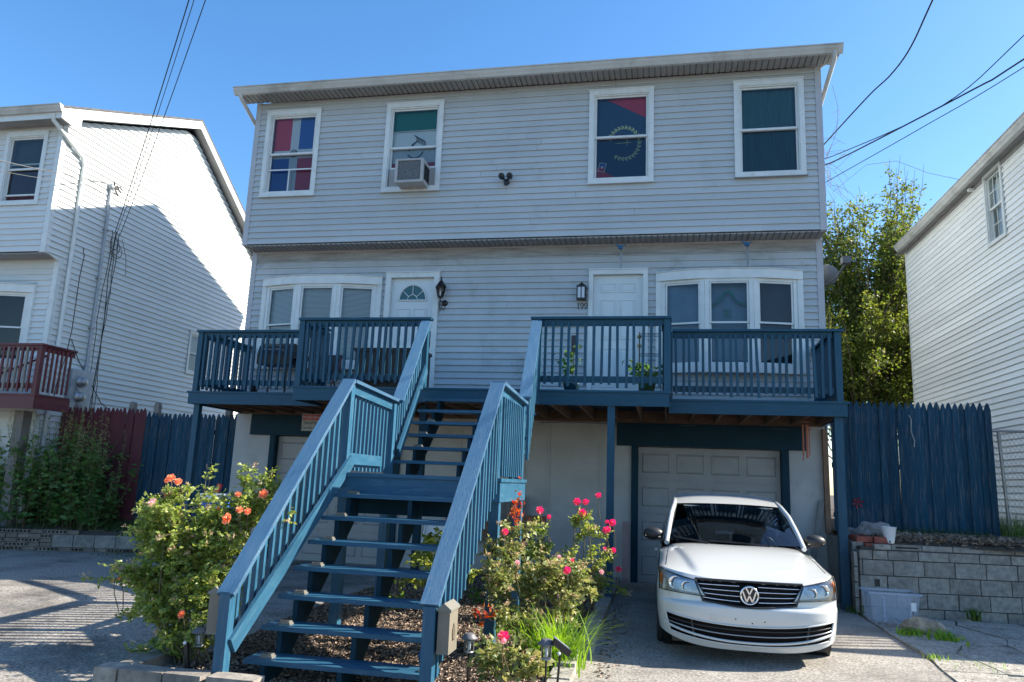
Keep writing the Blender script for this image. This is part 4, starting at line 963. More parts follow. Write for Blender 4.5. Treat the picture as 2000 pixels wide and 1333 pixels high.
fwl = part('front_wall', MB().box(-11, NX-.03, NU+.13, NU+.14, NZO, 8.4).box(-11, NX-.03, NL+.13, NL+.14, 0, NZO), 'room', nb)
lap(fwl, (-11, NU, 0), (1, 0, 0), (0, -1, 0), NZO+.01, 8.38, .1225, lambda z: (0, 6.90), [(5.72, 6.67, 6.70, 8.20)], 'siding_w')
lap(fwl, (-11, NL, 0), (1, 0, 0), (0, -1, 0), .3, NZO-.02, .1225, lambda z: (0, 6.90), [(4.0, 6.57, 3.4, 5.13)], 'siding_w')
part('hull', MB().box(-11, NX-.16, NL+.2, 6.8, 0, 8.2), 'room', nb)
for y, z0, z1 in ((NU, NZO-.01, 8.42), (NL, 0, NZO-.012)):
    part('corner_board', MB().box(NX-.09, NX+.022, y-.026, y-.002, z0, z1).box(NX+.001, NX+.022, y-.002, y+.085, z0, z1), 'trim', nb)
x = -11.0
part('jetty_soffit', MB().box(-11, NX+.0, NU, NL-.01, NZO-.03, NZO-.01), 'soffit', nb)
XF[0] = None
w_, g = sash_window(nb, -5.31, -4.31, 6.66, 8.24, NU, raised=.12); a = g
cu = MB(); cu.grid(lambda u, v: (a[0]+(a[1]-a[0])*u, NU+.09+.012*math.sin(u*22), a[2]+(a[4]-.0-a[2])*v), 30, 1); single('curtain', cu, 'curtain_r', (a[0], NU+.09, a[2]), 'dark maroon curtain in the upper window of the house on the left', 'curtain')
house_keep = house; house = nb; XF[0] = lambda p: (p[0], p[1]+NL, p[2])
bow(-7.0, -4.42, 3.42, 5.13, 'dark', (0, 0, 0)); house = house_keep; XF[0] = None
# side window facing the gap
XF[0] = lambda p: (NX-p[1], p[0], p[2])
sash_window(nb, 3.87, 4.81, 3.96, 5.08, 0.0, casing=.07)
XF[0] = None
# roof
for A, B, C_ in (((-1.31, 8.60), (3.0, 10.50), None), ((3.0, 10.50), (7.3, 7.53), None)):
    part('roof_slope', MB().prism([(NX+.27, A[0], A[1]), (NX+.27, B[0], B[1]), (NX+.27, B[0], B[1]-.05), (NX+.27, A[0], A[1]-.05)], (0, 0, 0), (-7.4, 0, 0)), 'roof', nb)
    part('rake_board', MB().prism([(NX+.26, A[0]+.01, A[1]-.052), (NX+.26, B[0], B[1]-.052), (NX+.26, B[0], B[1]-.26), (NX+.26, A[0]+.01, A[1]-.26)], (0, 0, 0), (-.02, 0, 0)), 'trim', nb)
    part('rake_soffit', MB().prism([(NX+.24, A[0]+.05, A[1]-.23), (NX+.24, B[0], B[1]-.23), (NX+.24, B[0], B[1]-.245), (NX+.24, A[0]+.05, A[1]-.245)], (0, 0, 0), (-.25, 0, 0)), 'soffit', nb)
part('eave_return', MB().prism([(NX+.262, -1.31, 8.34), (NX+.262, -1.31, 8.55), (NX+.262, -.80, 8.55), (NX+.262, -.80, 8.30), (NX+.262, -1.0, 8.30)], (0, 0, 0), (-.03, 0, 0)), 'trim', nb)
x = -11
while x < NX+.2: part('soffit_panel', MB().box(x, x+.098, -1.28, NU-.03, 8.345, 8.357).box(x, x+.10, -1.28, NU-.03, 8.358, 8.364), 'soffit', nb); x += .105 if x < -7 else .105
gp = [(y-.49, z-.50+.12) for y, z in prof]
part('gutter', MB().prism([(-11, y, z) for y, z in gp], (0, 0, 0), (11+NX+.27, 0, 0)), 'gutter', nb)
part('fascia_board', MB().box(-11, NX+.22, -1.30, -1.283, 8.34, 8.56), 'trim', nb)
part('downspout', MB().tube([(NX+.07, -1.33, 8.42), (NX+.07, -1.30, 8.30), (NX+.08, -.45, 7.88), (NX+.065, -.36, 7.72), (NX+.065, -.33, 4.0), (NX+.065, -.31, .5)], .042, 8), 'trim', nb)
part('downspout_collar', MB().tube([(NX+.065, -.33, 4.62), (NX+.065, -.33, 4.70)], .05, 8), 'trim', nb)
# balcony of the neighbour
bc = thing('balcony', (-6, -1.2, 2.6), 'dark red wooden balcony with alternating red and bare balusters on the left house', 'balcony')
BX, BY, BZ = -3.24, -1.42, 2.80
part('fascia', MB().box(-9, BX, BY, BY+.04, BZ-.27, BZ-.03), 'red', bc); part('fascia', MB().box(BX-.04, BX, BY+.041, NL-.02, BZ-.27, BZ-.03), 'red', bc)
y = BY-.02
for i in range(6): part('deck_board', MB().box(-9, BX+.02, y, y+.135, BZ-.029, BZ), 'red', bc); y += .14
part('underside', MB().box(-9, BX-.05, BY+.05, NL-.03, BZ-.12, BZ-.10), 'joist', bc)
part('rail_cap', MB().box(-9, BX+.03, BY-.03, BY+.10, BZ+.90, BZ+.935), 'red', bc); part('rail', MB().box(-9, BX-.05, BY+.0, BY+.038, BZ+.80, BZ+.899), 'red', bc); part('rail', MB().box(-9, BX-.05, BY+.0, BY+.038, BZ+.10, BZ+.19), 'red', bc)
part('rail_post', MB().box(BX-.09, BX, BY-.0, BY+.09, BZ-.02, BZ+.899), 'red', bc)
part('rail_cap', MB().box(BX-.10, BX+.03, BY+.101, NL-.03, BZ+.90, BZ+.935), 'red', bc); part('rail', MB().box(BX-.06, BX-.02, BY+.10, NL-.03, BZ+.80, BZ+.899), 'red', bc)
for i in range(6): part('baluster', MB().box(BX-.02, BX+.0, BY+.16+i*.11, BY+.20+i*.11, BZ+.05, BZ+.87), 'red', bc)
br, bg_ = MB().box(-.019, .019, -.036, -.001, .03, .86).mesh('baluster', 'red'), MB().box(-.019, .019, -.036, -.001, .03, .86).mesh('baluster', 'greywood')
x = BX-.17; i = 0
while x > -7: inst('baluster', (br, bg_)[i % 2], bc, (x, BY, BZ), (0, R(random.gauss(0, .6)), 0)); x -= .105; i += 1
part('diagonal_brace', MB().tube([(-5.2, BY+.3, BZ+.1), (-3.4, BY+.3, BZ+.75)], .02, 6), 'red', bc)
part('support', MB().box(-4.02, -3.82, -1.0, -.80, 0, BZ-.28), 'greywood', bc); part('support', MB().box(-3.80, -3.74, -.8, -.7, 0, BZ-.3), 'trim', bc)
# meter bank, conduit, weather head
mt = thing('meter_box', (NX+.02, .36, 2.7), 'grey twin electric meter box with its conduit on the white side wall', 'electric meter')
part('box', MB().box(NX+.02, NX+.15, .06, .34, 2.60, 3.49), 'grey_metal', mt); part('box', MB().box(NX+.02, NX+.12, .35, .66, 2.60, 3.50), 'grey_metal', mt)
for z in (3.24, 2.93): part('meter', MB().lathe((NX+.15, .30, z), [(.115, 0), (.115, .04), (.09, .045), (.085, .12), (.07, .14), (0, .145)], 20, 'x'), 'galv', mt)
part('cable_loop', MB().tube([(NX+.16, .20, 3.12), (NX+.18, .28, 3.06), (NX+.17, .20, 3.02), (NX+.18, .30, 2.80)], .018, 6), 'grey_metal', mt)
part('conduit', MB().tube([(NX+.07, .50, 3.50), (NX+.07, .49, 5.5), (NX+.07, .46, 7.55)], .032, 8), 'grey_metal', mt); part('conduit_collar', MB().tube([(NX+.07, .50, 3.50), (NX+.07, .50, 3.62)], .05, 8), 'grey_metal', mt)
for z in (4.4, 5.5, 6.6): part('strap', MB().box(NX+.02, NX+.105, .44, .54, z, z+.03), 'galv', mt)
part('weather_head', MB().lathe((NX+.07, .46, 7.54), [(.03, 0), (.06, .02), (.075, .08), (.05, .12), (0, .13)], 10), 'grey_metal', mt)
for k, (dy, dz) in enumerate(((.1, -.12), (.14, -.02), (.09, .05), (-.02, .1), (.17, .05))): part('connector', MB().tube([(NX+.12, .5, 7.6), (NX+.14, .46+dy, 7.62+dz), (NX+.16, .46+dy*1.4, 7.56+dz)], .018, 5), 'blackp', mt)
def wire(pts, r, m, lab, grp=None, name='cable', sub=6):
    P = [Vector(p) for p in pts]; out = []
    for i in range(len(P)-1):
        p0, p1, p2, p3 = P[max(i-1, 0)], P[i], P[i+1], P[min(i+2, len(P)-1)]
        for k in range(sub):
            t = k/sub; out.append(.5*((2*p1)+(-p0+p2)*t+(2*p0-5*p1+4*p2-p3)*t*t+(-p0+3*p1-3*p2+p3)*t**3))
    out.append(P[-1]); return single(name, MB().tube(out, r, 6), m, pts[0], lab, 'cable', grp)
wire([(-3.96, .30, 7.62), (-3.9, -.2, 7.50), (-3.1, -3.0, 6.62), (-3.0, -6, 6.0), (-3.4, -12, 7.5)], .010, 'wire_g', 'pale service cable sagging from the far left edge to the weather head')
wire([(-3.93, .2, 7.35), (-3.9, -.3, 7.33), (-3.2, -3, 6.46), (-3.2, -6, 5.85), (-3.6, -12, 7.4)], .006, 'wire_g', 'thin lower service cable from the far left edge to the white side wall')
def sagline(a, b, sag, ext, r, lab):
    a, b = Vector(a), Vector(b); pts = [a+(b-a)*t-Vector((0, 0, 4*sag*t*(1-t))) for t in [k/8 for k in range(int(8*ext)+1)]]; wire(pts, r, 'wire', lab, sub=2)
sagline((-3.95, .78, 6.66), (2.51, -6, 7.24), .10, 2.0, .0075, 'left of the black cables rising from the white side wall to the top edge')
sagline((-3.95, .84, 6.66), (2.58, -6, 7.23), .13, 2.0, .005, 'thin cable just beside the left black cable rising to the top edge')
sagline((-3.95, .94, 6.66), (2.74, -6, 7.21), .10, 2.0, .006, 'right of the black cables rising from the white side wall to the top edge')
wr_ = thing('cable_bundle', (NX+.03, .8, 2.6), 'tangle of black cables looping down the white side wall to the meters', 'cables')
random.seed(11)
for k, (y0, y1, r) in enumerate(((.72, .62, .006), (.80, .85, .008), (.86, .90, .006), (.93, .80, .007))):
    part('cable', MB().tube([(NX+.04+.01*math.sin(t*3+k), y0+(y1-y0)*(t/12)+.03*math.sin(t*.9+k*2), 6.7-(6.7-2.6)*t/12) for t in range(13)], r, 5), 'wire', wr_)
for k in range(3):
    cy, cz = .80+.05*k, 6.42-.08*k; part('loop', MB().tube([(NX+.05, cy+.16*math.sin(t*.6)*(.7+.2*k), cz+.16*math.cos(t*.6)) for t in range(10)], .006, 5), 'wire', wr_)
part('drop_wire', MB().tube([(NX+.03, -.02, 6.05), (NX+.03, .0, 5.95), (NX+.03, .04, 5.9), (NX+.03, .0, 5.4), (NX+.03, .01, 4.3), (NX+.03, -.05, 3.7), (NX+.03, -.18, 3.1), (NX+.03, -.2, 2.7)], .008, 5), 'wire', wr_)
part('drop_wire', MB().tube([(NX+.03, .03, 4.1), (NX+.03, .3, 3.7), (NX+.03, .7, 3.3), (NX+.03, 1.1, 2.9), (NX+.03, 1.4, 2.75)], .008, 5), 'wire', wr_)
part('drop_wire', MB().tube([(NX+.03, 1.05, 6.6), (NX+.03, 1.25, 6.2), (NX+.03, 1.3, 5.8)], .005, 5), 'wire_g', wr_)
random.seed(8)
# right-hand wires
wire([(10.76, .25, 7.62), (10.95, -.3, 7.72), (11.31, -1, 7.97), (11.5, -1.5, 8.03), (11.64, -2, 8.18), (11.68, -3, 8.39), (11.9, -6, 9.2), (12.2, -13, 12)], .012, 'wire', 'thick wavy black cable rising from the right corner of the duplex')
wire([(10.76, .4, 7.50), (11.04, 0, 7.42), (12.09, -1.74, 7.32), (12.79, -2.9, 7.74), (14.3, -5.4, 9)], .008, 'wire', 'upper of the three black cables crossing over the tree to the right edge')
wire([(10.76, .35, 7.36), (11.04, 0, 7.32), (12.34, -2.19, 7.31), (12.76, -2.9, 7.37), (15, -6.7, 7.9)], .013, 'wire', 'thickest black cable crossing over the tree to the right edge')
wire([(10.76, .45, 7.0), (11.11, 0, 7.08), (11.91, -1.40, 7.15), (12.76, -2.9, 7.26), (15, -6.8, 7.8)], .007, 'wire', 'lowest thin black cable crossing over the tree to the right edge')
vn = thing('dry_vine', (10.75, .6, 6.4), 'dry leafless vine tangle hanging by the right corner of the duplex', 'vine')
random.seed(5)
for k in range(34):
    p = Vector((10.8+random.uniform(0, .2), random.uniform(.1, 1.2), random.uniform(6.6, 8.3))); pts = [p.copy()]; d = Vector((random.uniform(.1, .8), random.uniform(-.4, .2), random.uniform(-.6, .9)))
    for j in range(7): d += Vector((random.uniform(-.25, .2), random.uniform(-.2, .2), random.uniform(-.32, .12))); p = p+d*.09; pts.append(p.copy())
    part('tendril', MB().tube(pts, .0035, 3, cap=False), 'greywood', vn)
part('tendril', MB().tube([(10.9, -.3, 8.55), (11.0, -.2, 8.2), (11.0, 0, 7.8), (10.85, .2, 7.4)], .004, 4), 'greywood', vn)
part('tendril', MB().tube([(11.0, .5, 6.9), (11.6, .5, 7.4), (12.1, .5, 7.45), (12.6, .5, 7.2), (13.1, .5, 7.05)], .004, 4), 'greywood', vn)
# satellite dish on the far side of the right corner
sdh = thing('satellite_dish', (10.72, .6, 5.3), 'grey satellite dish on the right side wall of the duplex', 'satellite dish')
M['greydish'] = mat('dull grey dish', (.10, .11, .12), .6)
part('dish', MB().lathe((10.93, .75, 5.45), [(0, -.03), (.08, -.02), (.15, .02), (.19, .05), (.195, .052), (.15, .03), (.08, .0), (0, -.01)], 18, 'y'), 'greydish', sdh)
part('arm', MB().tube([(10.9, .72, 5.25), (11.02, .5, 5.32), (11.12, .3, 5.5)], .02, 6), 'greydish', sdh); part('feed', MB().box(11.06, 11.2, .22, .38, 5.5, 5.62), 'greydish', sdh); part('mount', MB().tube([(10.69, .9, 5.3), (10.93, .85, 5.3), (10.93, .8, 5.42)], .025, 6), 'grey_metal', sdh)

# ------------------------------------------------------------------ right neighbour
rn = thing('neighbour_house', (18, 3, 0), 'white vinyl-sided house at the right edge with one gridded upper window', 'house')
RX = 14.0; RY0, RY1, REZ = -.25, 6.45, 7.52
sw = part('side_wall', MB().box(RX+.13, RX+.15, RY0, RY1, .6, REZ+.05), 'siding_w2', rn)
# boards run along y; seen from -x the right-hand direction is -y
def newer(u, z): y = -u; return (5.4 < z < 5.9 and y < 3.2 and y > 1.0) or (4.95 < z < 5.2 and y < 4.6) or (z < 4.6 and y > 3 and (int(z*4) % 3 == 0)) or (3.4 < z < 3.7)
lap(sw, (RX, 0, 0), (0, -1, 0), (-1, 0, 0), .9, REZ+.06, .115, lambda z: (-RY1, -RY0), [(-1.72, -1.0, 6.2, 7.56)], 'siding_w2', t=.026, seam=.35, newer=newer)
part('hull', MB().box(RX+.17, RX+7.5, RY0+.1, RY1-.02, .4, REZ+.05), 'room', rn)
part('corner_board', MB().box(RX-.022, RX-.0005, RY1-.08, RY1+.02, .8, REZ+.05).box(RX-.0, RX+.08, RY1+.0, RY1+.02, .8, REZ), 'trim', rn)
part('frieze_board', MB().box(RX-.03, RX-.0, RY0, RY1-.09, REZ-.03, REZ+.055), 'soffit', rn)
XF[0] = lambda p: (RX+p[1], -p[0], p[2])
w_, g = sash_window(rn, -1.74, -.98, 6.18, 7.58, 0.0, casing=.06)
mm = MB()
for (z0, z1, yy) in ((g[4]+.02, g[3]-.03, .012), (g[2]+.03, g[4]-.02, .048)):
    for k in (1, 2): x = g[0]+.03+(g[1]-g[0]-.06)*k/3; mm.box(x-.007, x+.007, yy-.004, yy+.004, z0, z1)
    zz = (z0+z1)/2; mm.box(g[0]+.03, g[1]-.03, yy-.006, yy+.002, zz-.007, zz+.007)
part('muntins', mm, 'trim', w_); XF[0] = None
y = RY0-.6
while y < RY1+.1: part('soffit_panel', MB().box(RX-.185, RX-.0005, y, y+.295, REZ+.056, REZ+.066).box(RX-.185, RX-.0005, y+.1, y+.108, REZ+.050, REZ+.0555).box(RX-.185, RX-.0005, y+.2, y+.208, REZ+.050, REZ+.0555), 'soffit', rn); y += .30
part('fascia_board', MB().box(RX-.205, RX-.187, RY0-.42, RY1-.2, REZ+.03, REZ+.16), 'gutter', rn)
gp2 = [(RX-.206-(-.80-y), z-ZT+REZ+.05) for y, z in prof]
part('gutter', MB().prism([(x, RY0-.42, z) for x, z in gp2][::-1], (0, 0, 0), (0, RY1-RY0+.24, 0)), 'gutter', rn)
part('roof_slope', MB().prism([(RX-.25, RY0-.40, REZ+.17), (RX+4, RY0-.40, REZ+.55), (RX+4, RY0-.40, REZ+.50), (RX-.25, RY0-.40, REZ+.14)], (0, 0, 0), (0, RY1-RY0+.50, 0)), 'roof', rn)
part('roof_slope', MB().prism([(RX+4.001, RY0-.40, REZ+.55), (RX+8.3, RY0-.40, REZ+.17), (RX+8.3, RY0-.40, REZ+.14), (RX+4.001, RY0-.40, REZ+.50)], (0, 0, 0), (0, RY1-RY0+.50, 0)), 'roof', rn)
part('gable_wall', MB().prism([(RX+.03, RY0, .4), (RX+7.5, RY0, .4), (RX+7.5, RY0, REZ+.1), (RX+4, RY0, REZ+.48), (RX+.03, RY0, REZ+.1)], (0, 0, 0), (0, .05, 0)), 'siding_w2', rn)
part('security_camera', MB().box(RX-.13, RX-.03, 2.15, 2.22, REZ-.03, REZ+.02), 'white', rn)
# unseen deck added outside the frame to shade the right corner of the lot
rd = thing('shade_deck', (16.5, -1.8, 0), 'unseen deck added by the right-hand house to shade the pavement', 'deck')
part('floor', MB().box(14.3, 20, -3.15, RY0-.02, 2.75, 2.9), 'white', rd)
for x in (14.4, 17, 19.8): part('post', MB().box(x-.05, x+.05, -3.1, -3.0, 0, 2.749), 'white', rd)
part('rail', MB().box(14.3, 20, -3.13, -3.05, 3.8, 3.88), 'white', rd); part('rail', MB().box(14.3, 14.38, -3.04, RY0-.02, 3.8, 3.88), 'white', rd)
for i in range(40): part('baluster', MB().box(14.33+i*.14, 14.365+i*.14, -3.1, -3.065, 2.901, 3.799), 'white', rd)
for i in range(15): part('baluster', MB().box(14.325, 14.36, -2.95+i*.15, -2.915+i*.15, 2.901, 3.799), 'white', rd)

# ------------------------------------------------------------------ right-hand terrace, block wall, fence
rt = MB(); rt.grid(lambda u, v: (10.66+u*u*60, -1.62-.0+v*v*50, .905+.10*min(1, v*8)+.02*math.sin(u*90)*math.sin(v*70)), 50, 50); struct('upper_yard', rt, 'soil')
bwl = thing('block_wall', (12, -1.7, 0), 'weathered grey concrete block retaining wall holding up the bed beside the driveway', 'retaining wall')
ang = math.atan2(.30, 2.05); ux, uy = math.cos(ang), math.sin(ang); O = Vector((10.62, -1.84, 0))
def bpt(s, d, z): return Vector((O.x+ux*s-uy*d*-1*-1, O.y+uy*s+ux*d, z))
def bblock(s0, s1, z0, z1, dep=.19, off=0, m='block', hole=None):
    U = Vector((ux, uy, 0)); N = Vector((-uy, ux, 0)); mb = MB()
    g_ = .0065; o = random.uniform(-.006, .006)+off
    if hole:
        a, b, c, d = hole
        for p, q, r, s in ((s0+g_, a, z0+g_, z1-g_), (b, s1-g_, z0+g_, z1-g_), (a, b, d, z1-g_), (a, b, z0+g_, c)):
            mb.obox(O+U*((p+q)/2)+N*(dep/2+o)+Vector((0, 0, (r+s)/2)), (U, N, Vector((0, 0, 1))), (q-p, dep, s-r))
    else: 
        t1 = random.uniform(-.002, .002)
        mb.obox(O+U*((s0+s1)/2)+N*(dep/2+o)+Vector((0, 0, (z0+z1)/2)), (U, N, Vector((0, 0, 1))), (s1-s0-2*g_, dep, z1-z0-2*g_))
    return part('block', mb, m, bwl)
part('core', MB().prism([tuple(O+Vector((ux*.03-uy*.02, uy*.03+ux*.02, -.2))), tuple(O+Vector((ux*5-uy*.02, uy*5+ux*.02, -.2))), tuple(O+Vector((ux*5-uy*.18, uy*5+ux*.18, -.2))), tuple(O+Vector((ux*.03-uy*.18, uy*.03+ux*.18, -.2)))], (0, 0, 0), (0, 0, 1.08)), 'mortar', bwl)
rows = [(-.10, .10, -.13), (.10, .305, .06), (.305, .51, -.16), (.51, .715, .04)]
random.seed(21)
for i, (z0, z1, s0) in enumerate(rows):
    s = 0; first = True; e = (s0 if s0 > .02 else s0+.40)
    while s < 4.6:
        hole = (.19, .26, z0+.06, z1-.05) if i == 2 and s == 0 else None
        if hole: e = .36
        bblock(s, e, z0, z1, hole=hole); s = e; e = s+.405
s = .0
for L in (.18, .20, .40, .405, .40, .405, .40, .405, .405, .4): bblock(s, s+L, .715, .92 if False else .84, off=.0); s += L
s = .44
for k in range(10): bblock(s, s+.405, .845, .925, off=.012, dep=.20, hole=(s+.06, s+.35, .872, .892) if k == 0 else None); s += .405
bblock(.20, .43, .845, .925, off=-.01)
# poured concrete return along the driveway
part('concrete_return', MB().box(10.58, 10.72, -1.68, -.01, -.1, .93), 'block', bwl)
for k, z in enumerate((.0, .2, .4, .6)): part('block', MB().box(10.555, 10.60, -1.83, -1.69, z+.02, z+.205), 'block', bwl)
cap = 0
for k, (x, y, z, rz, l) in enumerate(((10.74, -1.62, .93, .1, .21), (10.97, -1.66, .925, -.05, .22), (10.70, -1.45, .94, .5, .2), (10.82, -1.70, .845, .1, .2))):
    b = single('brick', MB().box(-l/2, l/2, -.05, .05, 0, .075 if k != 1 else .085), 'brick_r', (0, 0, 0), ['reddish brick lying on the wall corner behind the blue post', 'red scalloped edging brick beside the white pot', 'red brick lying askew behind the blue post', 'red brick at the front left corner of the block wall'][k], 'brick'); b.location = (x, y, z); b.rotation_euler.z = rz
for k, (x, y, z, r, sq, lab, m) in enumerate(((10.98, -1.20, 1.06, .20, (1.2, .7, .75), 'large grey rubble chunk piled by the left end of the blue fence', 'stone_g'), (10.74, -1.05, 1.02, .12, (1.2, .8, .6), 'grey rubble chunk beside the brown corner board', 'stone_g'), (10.86, -1.66, .88, .04, (1.3, 1, .6), 'small pale stone on the corner of the block wall', 'stone'), (10.94, -1.68, .875, .035, (1, 1, .8), 'small round stone next to the white pot', 'stone'),
        (11.0, -3.08, .08, .165, (1.2, .75, .74), 'large rough tan rock in front of the clear bin', 'stone'), (10.73, -2.78, .03, .06, (1.3, .8, .7), 'pale rubble stone left of the large tan rock', 'stone_g'), (10.83, -2.85, .025, .05, (1, .8, .8), 'small rubble stone beside the large tan rock', 'stone'), (10.66, -2.66, .02, .045, (1.2, .8, .6), 'small rubble stone under the front of the clear bin', 'stone_g'), (11.85, -1.95, .02, .045, (1.3, .8, .6), 'small stone at the foot of the block wall', 'stone'))):
    single('rock', MB().blob((x, y, z), r, .18, 3 if r > .1 else 2, sq), m, (x, y, z-r*.5), lab, 'rock')
single('rubble', MB().blob((12.75, -2.1, .02), .10, .3, 3, (2.2, .9, .35)), 'stone_g', (12.75, -2.1, 0), 'heap of small grey rubble at the right edge by the block wall', 'rubble')
t = thing('plant_pot', (11.03, -1.70, .93), 'white tapered plastic pot standing empty on the block wall', 'pot')
part('body', MB().lathe((11.06, -1.66, .93), [(0, 0), (.058, 0), (.062, .01), (.095, .215), (.10, .22), (.09, .22), (.056, .02), (0, .02)], 24), 'white', t)
part('notch', MB().box(11.04, 11.055, -1.726, -1.72, .935, .97), 'dark', t)
# fence
def fence(name, x0, x1, y, zb, zt, n, m, lab, group=None, dz=0, tilt=.4, pick=None):
    t = thing(name, ((x0+x1)/2, y, zb), lab, 'fence', group); wd = (x1-x0)/n; vs_ = []
    for k in range(5):
        w2 = wd/2+.003-random.uniform(0, .0018); h = zt-zb; tip = random.uniform(.10, .14); j = random.uniform(-.008, .008)
        pts = [(-w2, 0), (w2, 0), (w2, h-tip), (w2*.62, h-tip*.45), (w2*.18+j, h), (-w2*.18+j, h), (-w2*.62, h-tip*.45), (-w2, h-tip)]
        mb = MB(); mb.prism([(a, -.009, b) for a, b in pts], (0, 0, 0), (0, .018, 0)); mb.uv = [(p[0]+k*3.1, p[1]) for p in mb.uv]; vs_.append(mb.mesh('picket', m))
    for i in range(n):
        x = x0+wd*(i+.5); z = zb+dz*(i/n)+random.uniform(-.014, .014)
        inst('picket', random.choice(vs_), t, (x, y-.016+random.uniform(-.018, .016), z), (0, R(random.gauss(0, tilt*.2)), 0))
    for z in (zb+.25, (zb+zt)/2, zt-.35): part('rail', MB().box(x0, x1, y+.006, y+.05, z-.04, z+.04), m, t)
    return t
fr_ = fence('picket_fence', 10.72, 13.10, .05, .99, 3.07, 26, 'bluefence', 'weathered dark blue picket fence with peeling paint between the duplex and chain-link')
fl_ = fence('picket_fence', -1.98, .02, .05, .62, 2.62, 21, 'bluefence', 'dark blue picket fence at the left of the duplex behind the orange roses')
fd_ = fence('picket_fence', -4.30, -2.02, .10, .62, 2.70, 25, 'redfence', 'dark red picket fence panel behind the tall weeds', tilt=.3)
part('lower_board', MB().box(-2.9, -2.02, .02, .06, .42, .66), 'redfence', fd_)
part('hanging_rope', MB().tube([(11.9, -.0, 2.86), (11.93, -.0, 2.8), (11.92, -.0, 2.6), (11.96, -.01, 2.45), (11.95, -.0, 2.35)], .008, 5), 'lightgrey', fr_)
for x, h in ((-2.42, 2.84), (-1.86, 2.83), (-.28, 2.78), (-3.7, 2.78)):
    single('fence_post', MB().box(x-.055, x+.055, .12, .22, .3, h-.06).prism([(x-.055, .12, h-.06), (x+.055, .12, h-.06), (x+.03, .12, h), (x-.03, .12, h)], (0, 0, 0), (0, .10, 0)), 'greywood', (x, .17, .3),
           {-2.42: 'grey wooden post rising behind the red pickets', -1.86: 'grey wooden post rising behind the first blue pickets on the left', -.28: 'grey wooden post behind the blue pickets next to the duplex', -3.7: 'grey wooden post behind the red pickets under the meter box'}[x], 'post')
M['darkred'] = mat('dark red film', (.22, .02, .03), .5)
t = thing('pinwheel', (11.07, .0, 1.42), 'small red star-shaped pinwheel on the blue picket fence', 'pinwheel')
for k in range(6):
    a = k*math.pi/3+.3; part('petal', MB().prism([(11.07, .01, 1.44), (11.07+.09*math.cos(a-.22), -.02, 1.44+.09*math.sin(a-.22)), (11.07+.09*math.cos(a), -.03, 1.44+.09*math.sin(a)), (11.07+.07*math.cos(a+.3), -.0, 1.44+.07*math.sin(a+.3))], (0, 0, 0), (0, .003, 0)), 'darkred', t)
part('stick', MB().tube([(11.07, .015, 1.44), (11.07, .015, 1.0)], .005, 5), 'greywood', t)
# chain-link fence
cf = thing('chain_link_fence', (14, .3, .95), 'grey chain-link fence beyond the end of the blue picket fence', 'fence')
part('top_rail', MB().tube([(13.12, .25, 2.66), (16, .7, 2.68)], .022, 8), 'galv', cf)
for x, dx in ((13.30, .06), (15.2, 0)): part('post', MB().tube([(x, .3, 2.68), (x+dx, .3, .9)], .028, 8), 'galv', cf)
ms = MB()
for k in range(-22, 46):
    for s in (1, -1):
        x0 = 13.12+k*.065; z0 = 1.0; x1 = x0+1.65*s*.62; pts = []
        a = 0; b = 1
        P0 = Vector((x0, .27, z0)); P1 = Vector((x1, .27, 2.65))
        # clip to 13.12..16
        if P0.x > 15.6 and P1.x > 15.6 or P0.x < 13.12 and P1.x < 13.12: continue
        d = P1-P0
        if P0.x < 13.12: P0 = P0+d*((13.12-P0.x)/d.x)
        if P1.x < 13.12: P1 = P0+d*((13.12-P0.x)/d.x)
        ms.tube([P0, P1], .0022, 3, cap=False)
part('chain_mesh', ms, 'galv', cf, kind='stuff')
# clear bin
b = thing('storage_bin', (10.88, -2.35, 0), 'clear plastic storage bin without lid in front of the block wall', 'bin', rz=0)
bx0, bx1, by0, by1 = 10.58, 11.14, -2.5, -2.08; s = MB()
def ringb(z, e): return [(bx0-e, by0-e, z), (bx1+e, by0-e, z), (bx1+e, by1+e, z), (bx0-e, by1+e, z)]
r0, r1 = ringb(.008, -.025), ringb(.36, .01)
for k in range(4): s.face([r0[k], r0[(k+1) % 4], r1[(k+1) % 4], r1[k]])
s.face(r0[::-1]); part('shell', s, 'clearbin', b)
rm = MB(); rr = ringb(.365, .022)
for k in range(4): rm.beam(rr[k], rr[(k+1) % 4], .03, .022)
part('rim', rm, 'clearbin', b)
for x in (10.72, 11.02): part('rib', MB().box(x, x+.02, by0-.012, by0+.0, .03, .33), 'clearbin', b)
part('label', MB().box(11.04, 11.10, by0-.012, by0-.009, .17, .27), 'white', b)

